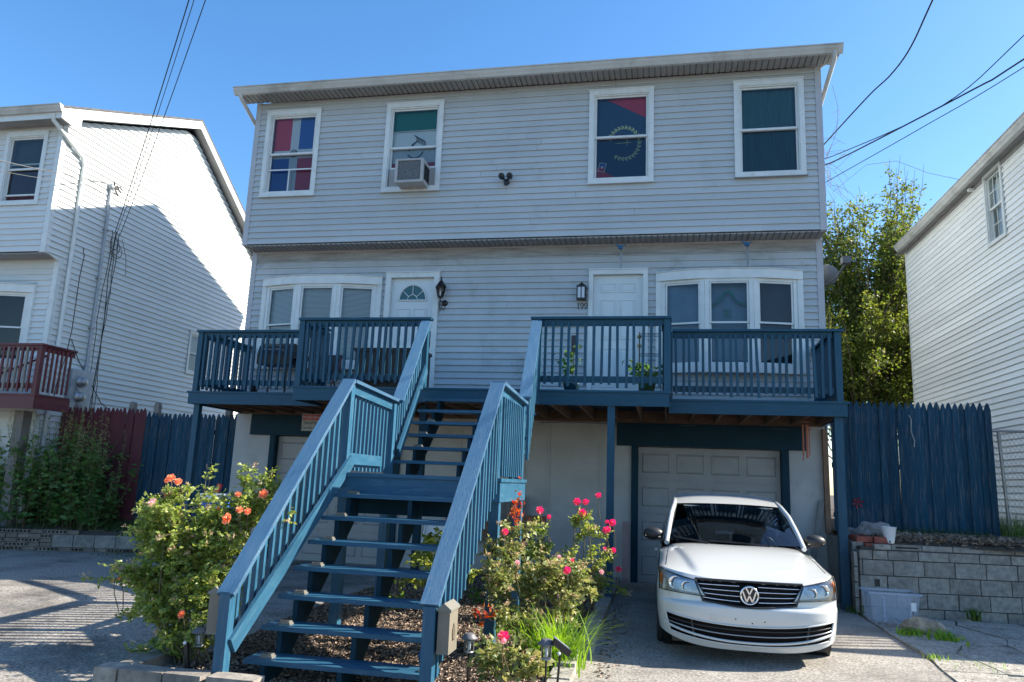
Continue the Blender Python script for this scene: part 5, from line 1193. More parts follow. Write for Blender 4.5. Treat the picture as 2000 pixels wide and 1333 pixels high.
# ------------------------------------------------------------------ left retaining wall (cored bricks and blocks) and yard
lt_ = MB(); lt_.grid(lambda u, v: (-6.5+6.5*u, (-1.95+.42*(6.5*u)*.72 if 6.5*u < 4.6 else -.55+.2*(6.5*u-4.6))+.10+v*(4.0), .37+.25*min(1, v*4)+.015*math.sin(u*70+v*30)), 50, 24); struct('left_yard', lt_, 'soil')
lw_ = thing('brick_retaining_wall', (-2.8, -1, 0), 'low crumbling retaining wall of cored bricks and grey blocks below the weeds', 'retaining wall')
A = Vector((-5.4, -1.88, 0)); B = Vector((-.9, -.30, 0)); U = (B-A).normalized(); N = Vector((-U.y, U.x, 0)); L = (B-A).length
def lb(s0, s1, z0, z1, m, cored=False, dep=.12, off=0):
    mb = MB(); Zv = Vector((0, 0, 1)); o = off+random.uniform(-.008, .008)
    def B_(p, q, r, t, d0=0, d1=dep): mb.obox(A+U*((p+q)/2)+N*((d0+d1)/2+o)+Zv*((r+t)/2), (U, N, Zv), (q-p, d1-d0, t-r))
    if cored:
        w3 = (s1-s0)/3; zc0, zc1 = z0+(z1-z0)*.28, z0+(z1-z0)*.78
        B_(s0+.003, s1-.003, z0+.003, zc0); B_(s0+.003, s1-.003, zc1, z1-.003)
        for k in range(4): c = s0+.004+k*(s1-s0-.008)/3; B_(max(s0+.003, c-.012), min(s1-.003, c+.012), zc0+.0005, zc1-.0005, .001)
    else: B_(s0+.004, s1-.004, z0+.003, z1-.003)
    part('brick' if m == 'brick_t' else 'block', mb, m, lw_)
part('core', MB().prism([tuple(A+N*.09+Vector((0, 0, -.1))), tuple(B+N*.09+Vector((0, 0, -.1))), tuple(B+N*.25+Vector((0, 0, -.1))), tuple(A+N*.25+Vector((0, 0, -.1)))], (0, 0, 0), (0, 0, .46)), 'mortar', lw_)
random.seed(4); s = 0
while s < L-.1:
    lb(s, s+.20, 0, .075, 'brick_t', random.random() < .72); s += .205
s = 0; k = 0
while s < L-.3:
    far = s > 2.6
    if far: lb(s, s+.36, .076, .30, 'block', off=-.005); s += .365
    else:
        c = s
        while c < s+.38:
            lb(c, c+.19, .076, .15, 'brick_t', random.random() < .3)
            lb(c, c+.19, .152, .225, 'brick_t', random.random() < .5)
            lb(c, c+.19, .227, .30, 'brick_t', random.random() < .45); c += .195
        s += .39
    k += 1
s = .1
while s < 3.0: lb(s, s+.20, .302, .375, 'brick_t', random.random() < .65, off=.01); s += .205

# ------------------------------------------------------------------ kerbs round the planting bed
kb = thing('bed_edging', (5.5, -7.2, 0), 'concrete block edging around the front of the rose bed', 'garden edging')
random.seed(3)
for x0, x1 in ((3.70, 3.90), (3.91, 4.29), (4.30, 4.62), (4.66, 5.05)):
    j = random.uniform(-.01, .01); part('block', MB().box(x0, x1-.008, -7.62+j, -7.45+j, -.2, .035+random.uniform(-.01, .01)), 'block', kb)
for k in range(4): part('block', MB().box(3.62, 3.78, -7.42+k*.40, -7.03+k*.40, -.2, -.02), 'block', kb)
y = -8.1; k = 0
while y < -.6:
    t_ = (y+8.1)/7.5; xx = 7.26-.02*t_; l = .39; xs = xx-(.10 if y < -5.6 else .0)
    part('block', MB().box(xs-.06-(.02 if y < -6 else 0), xs+.10, y, y+l-.008, -.2, GZ(y)+.10+random.uniform(-.008, .008)), 'slab' if y < -5 else 'block', kb); y += l; k += 1
# ------------------------------------------------------------------ white sedan
def build_car():
    car = thing('parked_car', (0, 0, 0), 'white four-door sedan parked nose out in front of the right garage door', 'car')
    def hw(z):
        pts = [(.0, .79), (.2, .815), (.35, .84), (.5, .852), (.62, .852), (.75, .838), (.9, .812), (1.0, .79)]
        for (a, b), (c, d) in zip(pts, pts[1:]):
            if z <= c: return b+(d-b)*(z-a)/(c-a)
        return .79
    def tz(z):
        pts = [(.05, .13), (.14, .075), (.2, .04), (.27, .02), (.36, .015), (.43, 0), (.505, .0), (.525, .012), (.54, .045), (.66, .06), (.73, .075), (.79, .13), (.9, .3)]
        for (a, b), (c, d) in zip(pts, pts[1:]):
            if z <= c: return b+(d-b)*max(0, (z-a))/(c-a)
        return .3
    D, NN = .52, 3.1
    def sy(x, z):
        q = min(1, abs(x)/hw(z)); return tz(z)*(1-q**4*.5)+D*(1-(1-q**NN)**(1/NN))
    def S(x, z, off=0):
        y = sy(x, z); e = .004
        if abs(x) > hw(z)-.012: x = math.copysign(hw(z)-.012, x); y = sy(x, z)
        dydx = (sy(x+e, z)-sy(x-e, z))/(2*e); dydz = (sy(x, z+e)-sy(x, z-e))/(2*e)
        n = Vector((dydx, -1, dydz)); n.normalize(); return Vector((x, y, z))+n*off
    zt = lambda x: .735+.085*min(1, abs(x)/.82)**1.6
    zb = lambda x: .125+.105*(abs(x)/.8)**3.4
    def ingr(x, z): a = abs(x); return a < .50 and z < .725+.01 and z > (.525+.04*(a/.45)**2) and a < .415+(z-.53)*.42
    def inint(x, z):
        a = abs(x); return a < .80 and z < .350+.070*(a/.75)**2 and z > .175+.085*(a/.75)**2.2 and a < .735+(z-.30)*.25
    body = MB()
    def keep(c):
        return not (ingr(c.x, c.z) or inint(c.x, c.z))
    def fr(u, v):
        x0 = math.sin((u*2-1)*math.pi/2*.9995); z = zb(x0*.84)+(zt(x0*.84)-zb(x0*.84))*v; x = x0*hw(z); return (x, sy(x, z), z)
    body.grid(fr, 220, 76, keep)
    # bonnet and wings
    def yb(x): return 1.10+.28*min(1, abs(x)/.72)**2
    def hood(u, v):
        s = math.sin((u*2-1)*math.pi/2*.9995); xf = s*hw(zt(s*.84)); xb = s*.795
        z0 = zt(s*.84); z1 = 1.0-.075*abs(s)**5; y0 = sy(xf, z0); y1 = yb(xb); t = v
        x = xf+(xb-xf)*t**1.2; y = y0+(y1-y0)*t; z = z0+(z1-z0)*(1-(1-t)**1.75)
        a = abs(x); cr = .475+.235*t
        z += .030*(1/(1+math.exp((a-cr)/.014)))*min(1, t*6)*(1-.45*t)-.010*min(1, t*4) - (.03*max(0, (a-.74)/.1)**2)*math.sin(math.pi*min(1, t+.12))
        return (x, y, z)
    body.grid(hood, 90, 50)
    hs = lambda x_, t: None
    ytop = lambda y: None
    # flanks
    def flank(sg):
        def f(u, v):
            y = .52+u*3.82
            t = min(1, (y-.52)/.86); xe = .838-.043*t**1.2
            top = zt(.84)+(1.0-.075-zt(.84))*(1-(1-t)**1.75)-.03*1.1*math.sin(math.pi*min(1, t+.12)) if y < 1.38 else .925+.03*min(1, (y-1.38)/1.2)
            z = .232+(top-.232)*v; x = hw(z)
            if y > 3.6: x -= .10*((y-3.6)/.75)**2
            x = x+(xe-x)*v**5 if y < 3.6 else x-(.02)*v**5
            return (sg*x, y, z)
        return f
    def kf(c): return (c.y-.88)**2+(c.z-.31)**2 > .355**2 and (c.y-3.50)**2+(c.z-.31)**2 > .355**2
    for sg in (1, -1): body.grid(flank(sg), 110, 24, kf, flip=sg < 0)
    # boot and tail
    body.grid(lambda u, v: ((u*2-1)*.75, 3.62+.72*v, .985-.03*abs(u*2-1)**4-.02*v), 16, 6)
    body.grid(lambda u, v: ((u*2-1)*.76, 4.335+.03*math.sin(v*3.1), .2+.765*(1-v)), 16, 8, flip=False)
    # roof
    def roof(u, v):
        s = u*2-1; y = 2.08+1.25*v; wd = .625-.02*v; z = 1.415+.125*math.sin(math.pi/2*min(1, v/.62)) * (1 if v < .62 else 1-.6*((v-.62)/.38)**2)-.030*abs(s)**3*(.3+.7*min(1, v*3))
        return (s*wd, y+.0-.06*(1-s*s)*(1-v), z+.012*(1-s*s))
    body.grid(roof, 24, 20)
    part('body', body, 'carpaint', car)
    # pillars
    for sg in (1, -1):
        pl = MB(); pp = [(.735, 1.30, .985), (.705, 1.56, 1.15), (.67, 1.82, 1.30), (.628, 2.09, 1.40), (.615, 2.35, 1.445), (.61, 2.8, 1.465), (.60, 3.25, 1.42), (.65, 3.6, 1.24), (.70, 3.95, 1.02)]
        pl.tube([(sg*a, b, c) for a, b, c in pp], .030, 8); part('pillar', pl, 'carpaint', car)
        part('door_pillar', MB().beam((sg*.79, 2.72, .95), (sg*.585, 2.68, 1.42), .06, .02, up=(1, 0, 0)), 'blackp', car)
        g = MB(); q = [(.785, 1.42, .955), (.785, 3.80, .965), (.615, 3.38, 1.40), (.625, 2.16, 1.41)]; g.face([(sg*a, b, c) for a, b, c in (q if sg > 0 else q[::-1])]); part('side_window', g, 'carglass', car)
        part('window_trim', MB().tube([(sg*.79, 1.36, .955), (sg*.80, 2.6, .965), (sg*.79, 3.85, .975)], .010, 5), 'blackp', car)
        part('door_handle', MB().box(min(sg*.83, sg*.865), max(sg*.83, sg*.865), 2.45, 2.62, .80, .825), 'carpaint', car)
    ws = lambda u, v: ((u*2-1)*(.715-.095*v), 1.13+.19*abs(u*2-1)**2*(1-v*.3)+(.86+.02)*v, 1.015+.41*v-.012*abs(u*2-1)**3*v+.02*math.sin(math.pi*v))
    part('windscreen', MB().grid(ws, 20, 12), 'carglass', car)
    rw = lambda u, v: ((u*2-1)*(.56+.12*v), 3.35+.33*v*1.2, 1.44-.42*v-.03*abs(u*2-1)**3)
    part('rear_window', MB().grid(rw, 12, 6), 'carglass', car)
    part('cowl', MB().grid(lambda u, v: ((u*2-1)*.73, 1.03+.27*abs(u*2-1)**2+.12*v, .998-.04*abs(u*2-1)**3+.006*v), 20, 2), 'blackp', car)
    for a, b in (((.35, 1.13, 1.015), (-.28, 1.16, 1.035)), ((-.30, 1.12, 1.018), (-.66, 1.26, 1.06))):
        part('wiper', MB().tube([a, b], .009, 5).tube([(a[0], a[1]-.02, a[2]-.01), ((a[0]+b[0])/2, (a[1]+b[1])/2+.0, (a[2]+b[2])/2+.005)], .008, 5), 'black', car)
    # cabin
    cb = MB(); cb.box(-.74, .74, 1.35, 3.9, .3, .62).box(-.70, .70, 1.30, 1.62, .62, .93)
    part('dashboard', cb, 'blackp', car)
    for x in (-.36, .36):
        part('seat', MB().box(x-.24, x+.24, 2.35, 2.50, .62, 1.12).lathe((x, 2.42, 1.14), [(.0, 0), (.11, .02), (.12, .08), (.10, .15), (0, .17)], 10), 'blackp', car)
    part('steering_wheel', MB().tube([(.36+.17*math.cos(a*.5236), 1.82-.05*math.sin(a*.5236), .92+.16*math.sin(a*.5236)) for a in range(13)], .013, 6), 'black', car)
    part('interior_mirror', MB().box(-.10, .10, 1.92, 1.95, 1.30, 1.355), 'black', car)
    [part('sun_visor', MB().box(a, a+.4, 1.98, 2.2, 1.385, 1.395), 'lightgrey', car) for a in (-.52, .12)]
    # grille
    def pgrid(x0, x1, z0f, z1f, off, n=40, m=8, keepf=None):
        mb = MB(); return mb.grid(lambda u, v: tuple(S(x0+(x1-x0)*u, z0f(x0+(x1-x0)*u)+(z1f(x0+(x1-x0)*u)-z0f(x0+(x1-x0)*u))*v, off)), n, m, keepf)
    gr = part('grille', pgrid(-.52, .52, lambda x: .50+.04*(abs(x)/.45)**2, lambda x: .745, -.03), 'void', car)
    for k in range(4):
        zf = lambda x, k=k: .565+.046*k+.028*(abs(x)/.5)**2*(1-k/3)
        wx = .425+.02*k
        for sg in (-1, 1):
            part('grille_bar', MB().tube([tuple(S(sg*(.085+(wx-.085)*i/14), zf(.085+(wx-.085)*i/14), -.002)) for i in range(15)], .0048 if k else .006, 5), 'chrome', gr)
    part('grille_surround', MB().tube([tuple(S(x, .742, .004)) for x in np.linspace(-.49, .49, 25)], .013, 6).tube([tuple(S(x, .520+.042*(abs(x)/.45)**2, .004)) for x in np.linspace(-.43, .43, 25)], .010, 6).tube([tuple(S(.42+.075*t, .555+.18*t, .004)) for t in np.linspace(0, 1, 6)], .009, 6).tube([tuple(S(-.42-.075*t, .555+.18*t, .004)) for t in np.linspace(0, 1, 6)], .009, 6), 'blackp', gr)
    # round emblem: ring, V over W
    c = S(0, .628, .012); cy = c.y; em = part('emblem', MB().lathe((0, cy-.012, .628), [(0, .0), (.080, .002)], 28, 'y'), 'blackp', car)
    part('ring', MB().lathe((0, cy-.012, .628), [(.070, .0), (.073, -.012), (.082, -.014), (.088, -.006), (.088, .01)], 32, 'y'), 'chrome', em)
    V_ = MB(); y_ = cy-.020
    def bar(a, b): V_.beam((a[0], y_, .628+a[1]), (b[0], y_, .628+b[1]), .013, .008, up=(0, 1, 0))
    bar((-.028, .066), (0, .010)); bar((.028, .066), (0, .010)); bar((-.060, .036), (-.026, -.058)); bar((-.026, -.058), (0, .0)); bar((0, .0), (.026, -.058)); bar((.026, -.058), (.060, .036))
    part('letters', V_, 'chrome', em)
    # headlights
    for sg in (-1, 1):
        def hl(u, v, off=.004, sg=sg):
            # u from inner to outer
            zi0, zi1, zo0, zo1 = .592, .728, .618, .806
            a = .405+(1-v)*.0+u*(.40); xin = .48-.085*(1-v); x = xin+u*(.815-xin)
            z0 = zi0+(zo0-zi0)*u**1.0; z1 = zi1+(zo1-zi1)*u**1.4; z = z0+(z1-z0)*v
            return tuple(S(sg*x, z, off))
        back = part('headlight', MB().grid(lambda u, v: hl(u, v, -.0+.003), 18, 10, flip=sg < 0), 'lampback', car)
        for xx, zz, rr in ((.57, .67, .048), (.68, .695, .058)):
            p = S(sg*xx, zz, .0); part('reflector', MB().lathe((p.x, p.y-.006, p.z), [(0, .014), (rr*.5, .010), (rr*.85, .0), (rr, -.006), (rr*1.06, .002)], 18, 'y'), 'chrome', back)
        part('indicator', MB().grid(lambda u, v: tuple(S(sg*(.79+.035*u), .66+.02*u+(.10)*v, .0065)), 4, 5, flip=sg < 0), 'amber', back)
        part('lower_trim', MB().grid(lambda u, v: hl(.05+.85*u, .02+.12*v, .007), 10, 2, flip=sg < 0), 'lightgrey', back)
        part('lens', MB().grid(lambda u, v: hl(u, v, .016), 18, 8, flip=sg < 0), 'headlens', back)
        e = [hl(t, 0, .012) for t in np.linspace(0, 1, 12)]+[hl(1, t, .012) for t in np.linspace(0, 1, 5)]+[hl(t, 1, .012) for t in np.linspace(1, 0, 12)]+[hl(0, t, .012) for t in np.linspace(1, 0, 5)]
        part('seal', MB().tube(e, .0055, 4), 'blackp', back)
        # mirror
        m_ = part('door_mirror', MB().blob((sg*.885, 1.50, 1.065), 1.0, 0, 3, (.118, .075, .072)), 'blackp', car)
        for p in m_.data.polygons: p.use_smooth = True
        part('mirror_arm', MB().beam((sg*.78, 1.50, .99), (sg*.86, 1.50, 1.03), .06, .03), 'blackp', m_)
        part('mirror_trim', MB().beam((sg*.80, 1.445, 1.035), (sg*.975, 1.455, 1.045), .006, .012), 'chrome', m_)
    # lower intake
    it = part('lower_intake', pgrid(-.82, .82, lambda x: .165+.085*(abs(x)/.75)**2.2, lambda x: .36+.070*(abs(x)/.75)**2, -.035, 50, 8), 'void', car)
    for k, (z0, kk, m, r) in enumerate(((.205, .105, 'carpaint', .0125), (.268, .075, 'chrome2', .007), (.315, .06, 'blackp', .006))):
        part('intake_bar', MB().tube([tuple(S(x, z0+kk*(abs(x)/.75)**2.2, .002)) for x in np.linspace(-.77+.02*k, .77-.02*k, 40)], r, 5), m, it)
    [part('fog_divider', MB().tube([tuple(S(g*(.50+.03*t), .20+.17*t, -.01)) for t in np.linspace(0, 1, 4)], .012, 5), 'blackp', it) for g in (-1, 1)]
    lip = [tuple(S(x, .352+.070*(abs(x)/.75)**2, .003)) for x in np.linspace(-.765, .765, 40)]; [part('intake_end', MB().tube([tuple(S(g*(.722+.045*t), .255+.165*t, .003)) for t in np.linspace(0, 1, 8)], .009, 5), 'carpaint', it) for g in (-1, 1)]; part('intake_lip', MB().tube(lip, .008, 5).tube([tuple(S(x, .176+.085*(abs(x)/.75)**2.2, .003)) for x in np.linspace(-.725, .725, 40)], .008, 5), 'carpaint', it)
    for x, z in ((-.13, .415), (.02, .385), (.13, .405)): part('plate_screw', MB().lathe(tuple(S(x, z, .002)), [(0, -.003), (.006, -.002), (.007, .001)], 8, 'y'), 'black', car)
    part('tow_cover', MB().tube([tuple(S(x, z, .001)) for x, z in ((-.36, .445), (-.30, .445), (-.30, .40), (-.36, .40), (-.36, .445))], .0015, 4), 'grey_metal', car)
    # shut lines of the bonnet
    def hx(x_, t):    # point on the bonnet for lateral x at t
        s0 = x_/.84; u = (math.asin(max(-1, min(1, s0)))/(math.pi/2*.9995)+1)/2; return Vector(hood(u, t))
    for sg in (-1, 1):
        part('shut_line', MB().tube([tuple(hx(sg*(.775-.03*t+.0), t)+Vector((0, 0, .001))) for t in np.linspace(.10, .98, 18)], .0030, 4), 'blackp', car)
    # underside, wheels
    part('underbody', MB().box(-.70, .70, .25, 4.2, .14, .32).box(-.45, .45, .25, .5, .15, .22), 'blackp', car)
    for sg in (-1, 1):
        for y in (.88, 3.50):
            x = sg*.742; t_ = part('wheel', MB().lathe((x, y, .312), [(.20, -.10), (.27, -.105), (.305, -.09), (.312, -.05), (.312, .05), (.305, .09), (.27, .105), (.20, .10)], 32, 'x'), 'tyre', car)
            for gx in (-.045, 0, .045): part('groove', MB().lathe((x+gx, y, .312), [(.3125, -.005), (.3128, .005)], 32, 'x'), 'black', t_)
            part('rim', MB().lathe((x, y, .312), [(0, sg*.03), (.05, sg*.05), (.06, sg*.04), (.19, sg*.02), (.20, sg*.10), (.205, sg*.10)], 20, 'x'), 'galv', t_)
            for k in range(5):
                a = k*1.2566; part('spoke', MB().beam((x+sg*.05, y, .312), (x+sg*.075, y+.19*math.cos(a), .312+.19*math.sin(a)), .05, .02, up=(1, 0, 0)), 'galv', t_)
            part('arch_liner', MB().lathe((sg*.62, y, .312), [(.352, -.16), (.352, .205)], 28, 'x'), 'black', car)
    part('antenna', MB().beam((0, 2.95, 1.49), (0, 3.08, 1.535), .03, .03), 'black', car)
    for x in (-.62, .62): part('tail_light', MB().box(x-.12, x+.12, 4.33, 4.375, .72, .86), 'signred', car)
    return car
M['headlens'] = glassmat('headlamp lens', (.93, .95, .96), 1.5, 1.2)
M['lampback'] = mat('headlamp bowl', (.34, .36, .38), .3, (.55, .57, .6), 14, metal=.6)
M['chrome2'] = mat('satin metal', (.35, .36, .38), .3, metal=1)
car = build_car(); car.location = (8.80, -5.44, -.03); car.rotation_euler.z = R(.6)

# ------------------------------------------------------------------ vegetation
def curve_pts(p, d, L, n=7, droop=0., wob=.12):
    p = Vector(p); d = Vector(d).normalized(); out = [p.copy()]
    for i in range(n):
        d = (d+Vector((random.gauss(0, wob), random.gauss(0, wob), random.gauss(0, wob)-droop))).normalized(); p = p+d*L/n; out.append(p.copy())
    return out
def rose_bloom(parent, loc, r, m, face=(0, -1, .4)):
    mb = MB(); F_ = Vector(face).normalized(); A_ = F_.orthogonal().normalized(); B_ = F_.cross(A_); C_ = Vector(loc)
    for ring, (k, rad, tilt, sz) in enumerate(((6, .85, .15, .75), (5, .55, .5, .65), (4, .28, .9, .5), (3, .1, 1.2, .36))):
        o = random.random()*6
        for i in range(k):
            a = o+i*6.283/k; rd = A_*math.cos(a)+B_*math.sin(a); tn = F_.cross(rd)
            base = C_+rd*r*rad*.25+F_*r*.1*ring; tip = C_+rd*r*(rad)+F_*r*(.15+.28*tilt+.1*ring); w_ = r*sz
            md = (base+tip)/2+rd*r*.12-F_*r*.05
            mb.face([base, md-tn*w_*.5, md+F_*r*.06]); mb.face([base, md+F_*r*.06, md+tn*w_*.5])
            mb.face([md-tn*w_*.5, tip-tn*w_*.25+F_*r*random.uniform(-.1, .1), tip, md+F_*r*.06]); mb.face([md+F_*r*.06, tip, tip+tn*w_*.25+F_*r*random.uniform(-.1, .1), md+tn*w_*.5])
    return part('bloom', mb, m, parent)
def bush(name, base, spec, lab, cat, leafm, leafn, leafs, dens, blooms, heads=60, headm='drybud', extra=None, group=None, stemr=.009, seed=1, strag=.35):
    """canes run from the base through each mass (x, y, z, r); compound leaves of five leaflets sit along the canes"""
    random.seed(seed); t = thing(name, base, lab, cat, group); b = Vector(base); tips = []; sm = MB(); LP, LD, LS = [], [], []
    tot = sum(s[3]**2 for s in spec); sh = leafn/5/13
    for (x, y, z, r) in spec:
        c = Vector((x, y, z)); k = max(3, round(sh*r*r/tot)); st_ = b+Vector((random.gauss(0, .07), random.gauss(0, .05), 0))
        mid = (st_+c)/2+Vector((random.gauss(0, .06), random.gauss(0, .06), -.02)); sm.tube([st_, st_*.5+mid*.5+Vector((0, 0, .02)), mid, c], stemr, 5, taper=.6)
        for q in range(k):
            d = Vector((random.gauss(0, 1), random.gauss(0, .85), random.gauss(.25, .8))).normalized(); L = r*random.uniform(.6, 1.1)*(1+(strag if random.random() < .22 else 0))
            o = c-Vector((0, 0, r*.3))+Vector((random.gauss(0, r*.3), random.gauss(0, r*.3), random.gauss(0, r*.25)))
            p = o; dd = (d*.8+Vector((0, 0, .45))).normalized(); pts = [o.copy()]
            for i in range(6): dd = (dd+Vector((random.gauss(0, .14), random.gauss(0, .14), random.gauss(-.03, .1)))).normalized(); p = p+dd*L*1.35/6; pts.append(p.copy())
            sm.tube(pts, stemr*.32, 3, taper=.5, cap=False); tips.append((pts[-1].copy(), dd.copy()))
            for j in range(13):
                f = random.uniform(.05, 1)*6; i = min(5, int(f)); q0 = pts[i].lerp(pts[i+1], f-i)
                a = Vector((random.gauss(0, 1), random.gauss(0, 1), random.gauss(.1, .6))).normalized(); sc = leafs*random.uniform(.6, 1.25); sd_ = a.cross(Vector((0, 0, 1))).normalized()
                for (al, si) in ((1.0, 0), (.62, 1), (.62, -1), (.25, 1), (.25, -1)):
                    LP.append(q0+a*sc*1.2*al); LD.append(a*(1 if si == 0 else .55)+sd_*si+Vector((0, 0, random.gauss(-.1, .25)))); LS.append(sc*random.uniform(.75, 1.05)*(1.1 if si == 0 else .85))
    part('stems', sm, 'stem', t, kind='stuff')
    stuff('leaves', leafmesh('leaves', leafm, np.array(LP), np.array(LD), np.array(LS), wid=.64, fold=.3, curl=.2), parent=t)
    if heads:
        random.shuffle(tips); tt = [tips[k % len(tips)] for k in range(heads)]; HP, HD = [], []
        for p, d in tt:
            for k in range(random.choice((1, 1, 2, 3))):
                o = p+Vector((random.gauss(0, .02), random.gauss(0, .02), random.gauss(.01, .015)))
                for m_ in range(8): HP.append(o+Vector((random.gauss(0, .007),)*1+(random.gauss(0, .007), random.gauss(0, .006)))); HD.append(Vector((random.gauss(0, 1), random.gauss(0, 1), random.gauss(.4, 1))))
        stuff('spent_heads', leafmesh('spent_heads', headm, np.array(HP), np.array(HD), rng.uniform(.014, .030, len(HP)), wid=.6), parent=t)
    if extra: extra(t, None, None)
    for (bl, r, m) in blooms:
        rose_bloom(t, bl, r, m, (random.uniform(-.3, .5), -1, random.uniform(.2, .9)))
        q = Vector(bl); part('flower_stem', MB().tube([q+Vector((0, .01, -.0)), q+Vector((random.gauss(0, .02), .03, -.12)), q+Vector((random.gauss(0, .03), .08, -.28))], .004, 4), 'stem', t)
    return t
# orange rose left of the stairs
sp1 = [(3.36, -6.7, .62, .22), (3.72, -6.8, .12, .20), (3.98, -6.8, .18, .18), (3.35, -6.6, .95, .26), (3.55, -6.75, 1.12, .24), (3.80, -6.6, .98, .30), (4.05, -6.6, 1.12, .28), (4.22, -6.5, 1.33, .20), (4.35, -6.4, 1.2, .17), (3.6, -6.6, .68, .32), (3.95, -6.75, .66, .30), (4.18, -6.7, .85, .24), (3.42, -6.55, .40, .24), (3.75, -6.8, .38, .26), (4.10, -6.8, .42, .22), (3.35, -6.5, .30, .15), (3.20, -6.4, 1.18, .12), (3.52, -6.55, 1.35, .11), (4.42, -6.45, 1.50, .09), (4.15, -6.5, 1.5, .09)]
bl1 = [((3.52, -6.72, 1.47), .05, 'peach'), ((3.60, -6.72, 1.44), .045, 'peach'), ((3.47, -6.70, 1.45), .035, 'peach'), ((3.44, -6.82, 1.24), .052, 'palepink'), ((3.42, -6.6, 1.31), .042, 'peach'), ((4.42, -6.62, 1.36), .055, 'peach'), ((4.22, -6.85, 1.14), .062, 'peach'), ((4.30, -6.8, 1.22), .040, 'peach'), ((4.38, -6.8, 1.21), .038, 'peach'), ((4.24, -6.75, 1.35), .035, 'peach'), ((3.98, -7.0, .34), .042, 'peach'), ((3.16, -6.85, .55), .024, 'peach'), ((3.22, -6.85, .57), .022, 'peach'), ((4.03, -6.7, 1.22), .022, 'peach')]
bush('rose_bush', (3.92, -6.75, -.10), sp1, 'big leafy rose bush with orange and peach blooms left of the stairs', 'rose bush', 'rose_leaf', 21000, .052, 0, bl1, heads=190, seed=2, strag=.12)
# two pink roses and the dry rose at the right of the stairs
sp2 = [(6.55, -5.7, .92, .15), (6.60, -5.6, 1.08, .10), (6.50, -5.75, .68, .20), (6.75, -5.6, .58, .20), (6.95, -5.5, .58, .20), (7.08, -5.4, .66, .15), (6.88, -5.6, .72, .13), (6.62, -5.8, .34, .18), (6.90, -5.7, .28, .17), (7.10, -5.5, .40, .14), (6.36, -5.6, .90, .09), (7.18, -5.3, .55, .11)]
def ext2(t, P, d):
    n = 90; c = np.array([[6.62, -5.75, 1.28]]); Q = c+rng.normal(size=(n, 3))*np.array([.035, .03, .07]); stuff('new_leaves', leafmesh('new_leaves', 'redleaf', Q, rng.normal(size=(n, 3))+np.array([0, 0, .6]), rng.uniform(.03, .06, n)), parent=t)
    n = 22; c = np.array([[6.42, -6.1, .38]]); Q = c+rng.normal(size=(n, 3))*np.array([.05, .03, .03]); stuff('new_leaves', leafmesh('new_leaves', 'redleaf', Q, rng.normal(size=(n, 3)), rng.uniform(.05, .09, n)), parent=t)
bl2 = [((6.53, -5.85, 1.09), .04, 'pink'), ((6.67, -5.9, .82), .03, 'palepink'), ((7.12, -5.75, .76), .045, 'pink'), ((7.15, -5.6, .84), .022, 'pink'), ((7.03, -5.6, .50), .02, 'violet')]
bush('rose_bush', (6.85, -5.6, -.05), sp2, 'dry yellowing rose bush with few faded pink blooms right of the stairs', 'rose bush', 'rose_leaf2', 6200, .055, 0, bl2, heads=140, extra=ext2, seed=3)
sp3 = [(7.12, -4.1, 1.02, .16), (7.05, -4.1, .80, .20), (7.18, -4.0, .62, .22), (7.28, -3.95, .45, .22), (7.34, -4.2, .80, .12), (7.15, -4.15, 1.22, .10), (7.0, -4.1, 1.15, .08)]
bl3 = [((7.03, -4.2, 1.36), .055, 'pink'), ((7.13, -4.2, 1.36), .05, 'pink'), ((7.10, -4.25, 1.24), .058, 'pink'), ((7.27, -4.1, 1.44), .045, 'pink'), ((7.38, -4.25, 1.06), .06, 'pink'), ((7.44, -4.15, 1.14), .052, 'pink'), ((7.38, -4.2, 1.15), .03, 'pink'), ((7.45, -4.1, .83), .04, 'pink'), ((7.36, -4.2, .85), .03, 'pink'), ((7.50, -3.9, .60), .05, 'pink'), ((7.33, -4.25, .60), .035, 'palepink')]
bush('rose_bush', (7.12, -4.0, 0), sp3, 'rose bush with bright pink blooms at the blue post beside the driveway', 'rose bush', 'rose_leaf', 2000, .048, 0, bl3, heads=20, seed=4)
sp4 = [(6.62, -4.3, 1.02, .12), (6.70, -4.3, .85, .14), (6.55, -4.25, .75, .13), (6.66, -4.3, .55, .14)]
bl4 = [((6.62, -4.35, 1.25), .055, 'pink'), ((6.73, -4.35, 1.18), .034, 'pink'), ((6.88, -4.5, .76), .03, 'palepink')]
bush('rose_bush', (6.66, -4.25, 0), sp4, 'slender rose with two pink blooms in front of the rocking chair', 'rose bush', 'rose_leaf', 650, .058, 0, bl4, heads=12, seed=5)
sp5 = [(6.75, -6.75, .18, .16), (6.95, -6.7, .12, .14), (6.60, -6.75, .10, .13)]
bush('rose_bush', (6.78, -6.75, -.12), sp5, 'small low rose with a single red and white bloom beside the path lights', 'rose bush', 'rose_leaf2', 620, .07, 0, [((6.78, -6.98, .37), .055, 'pink'), ((6.79, -7.01, .345), .028, 'palepink')], heads=14, seed=6)
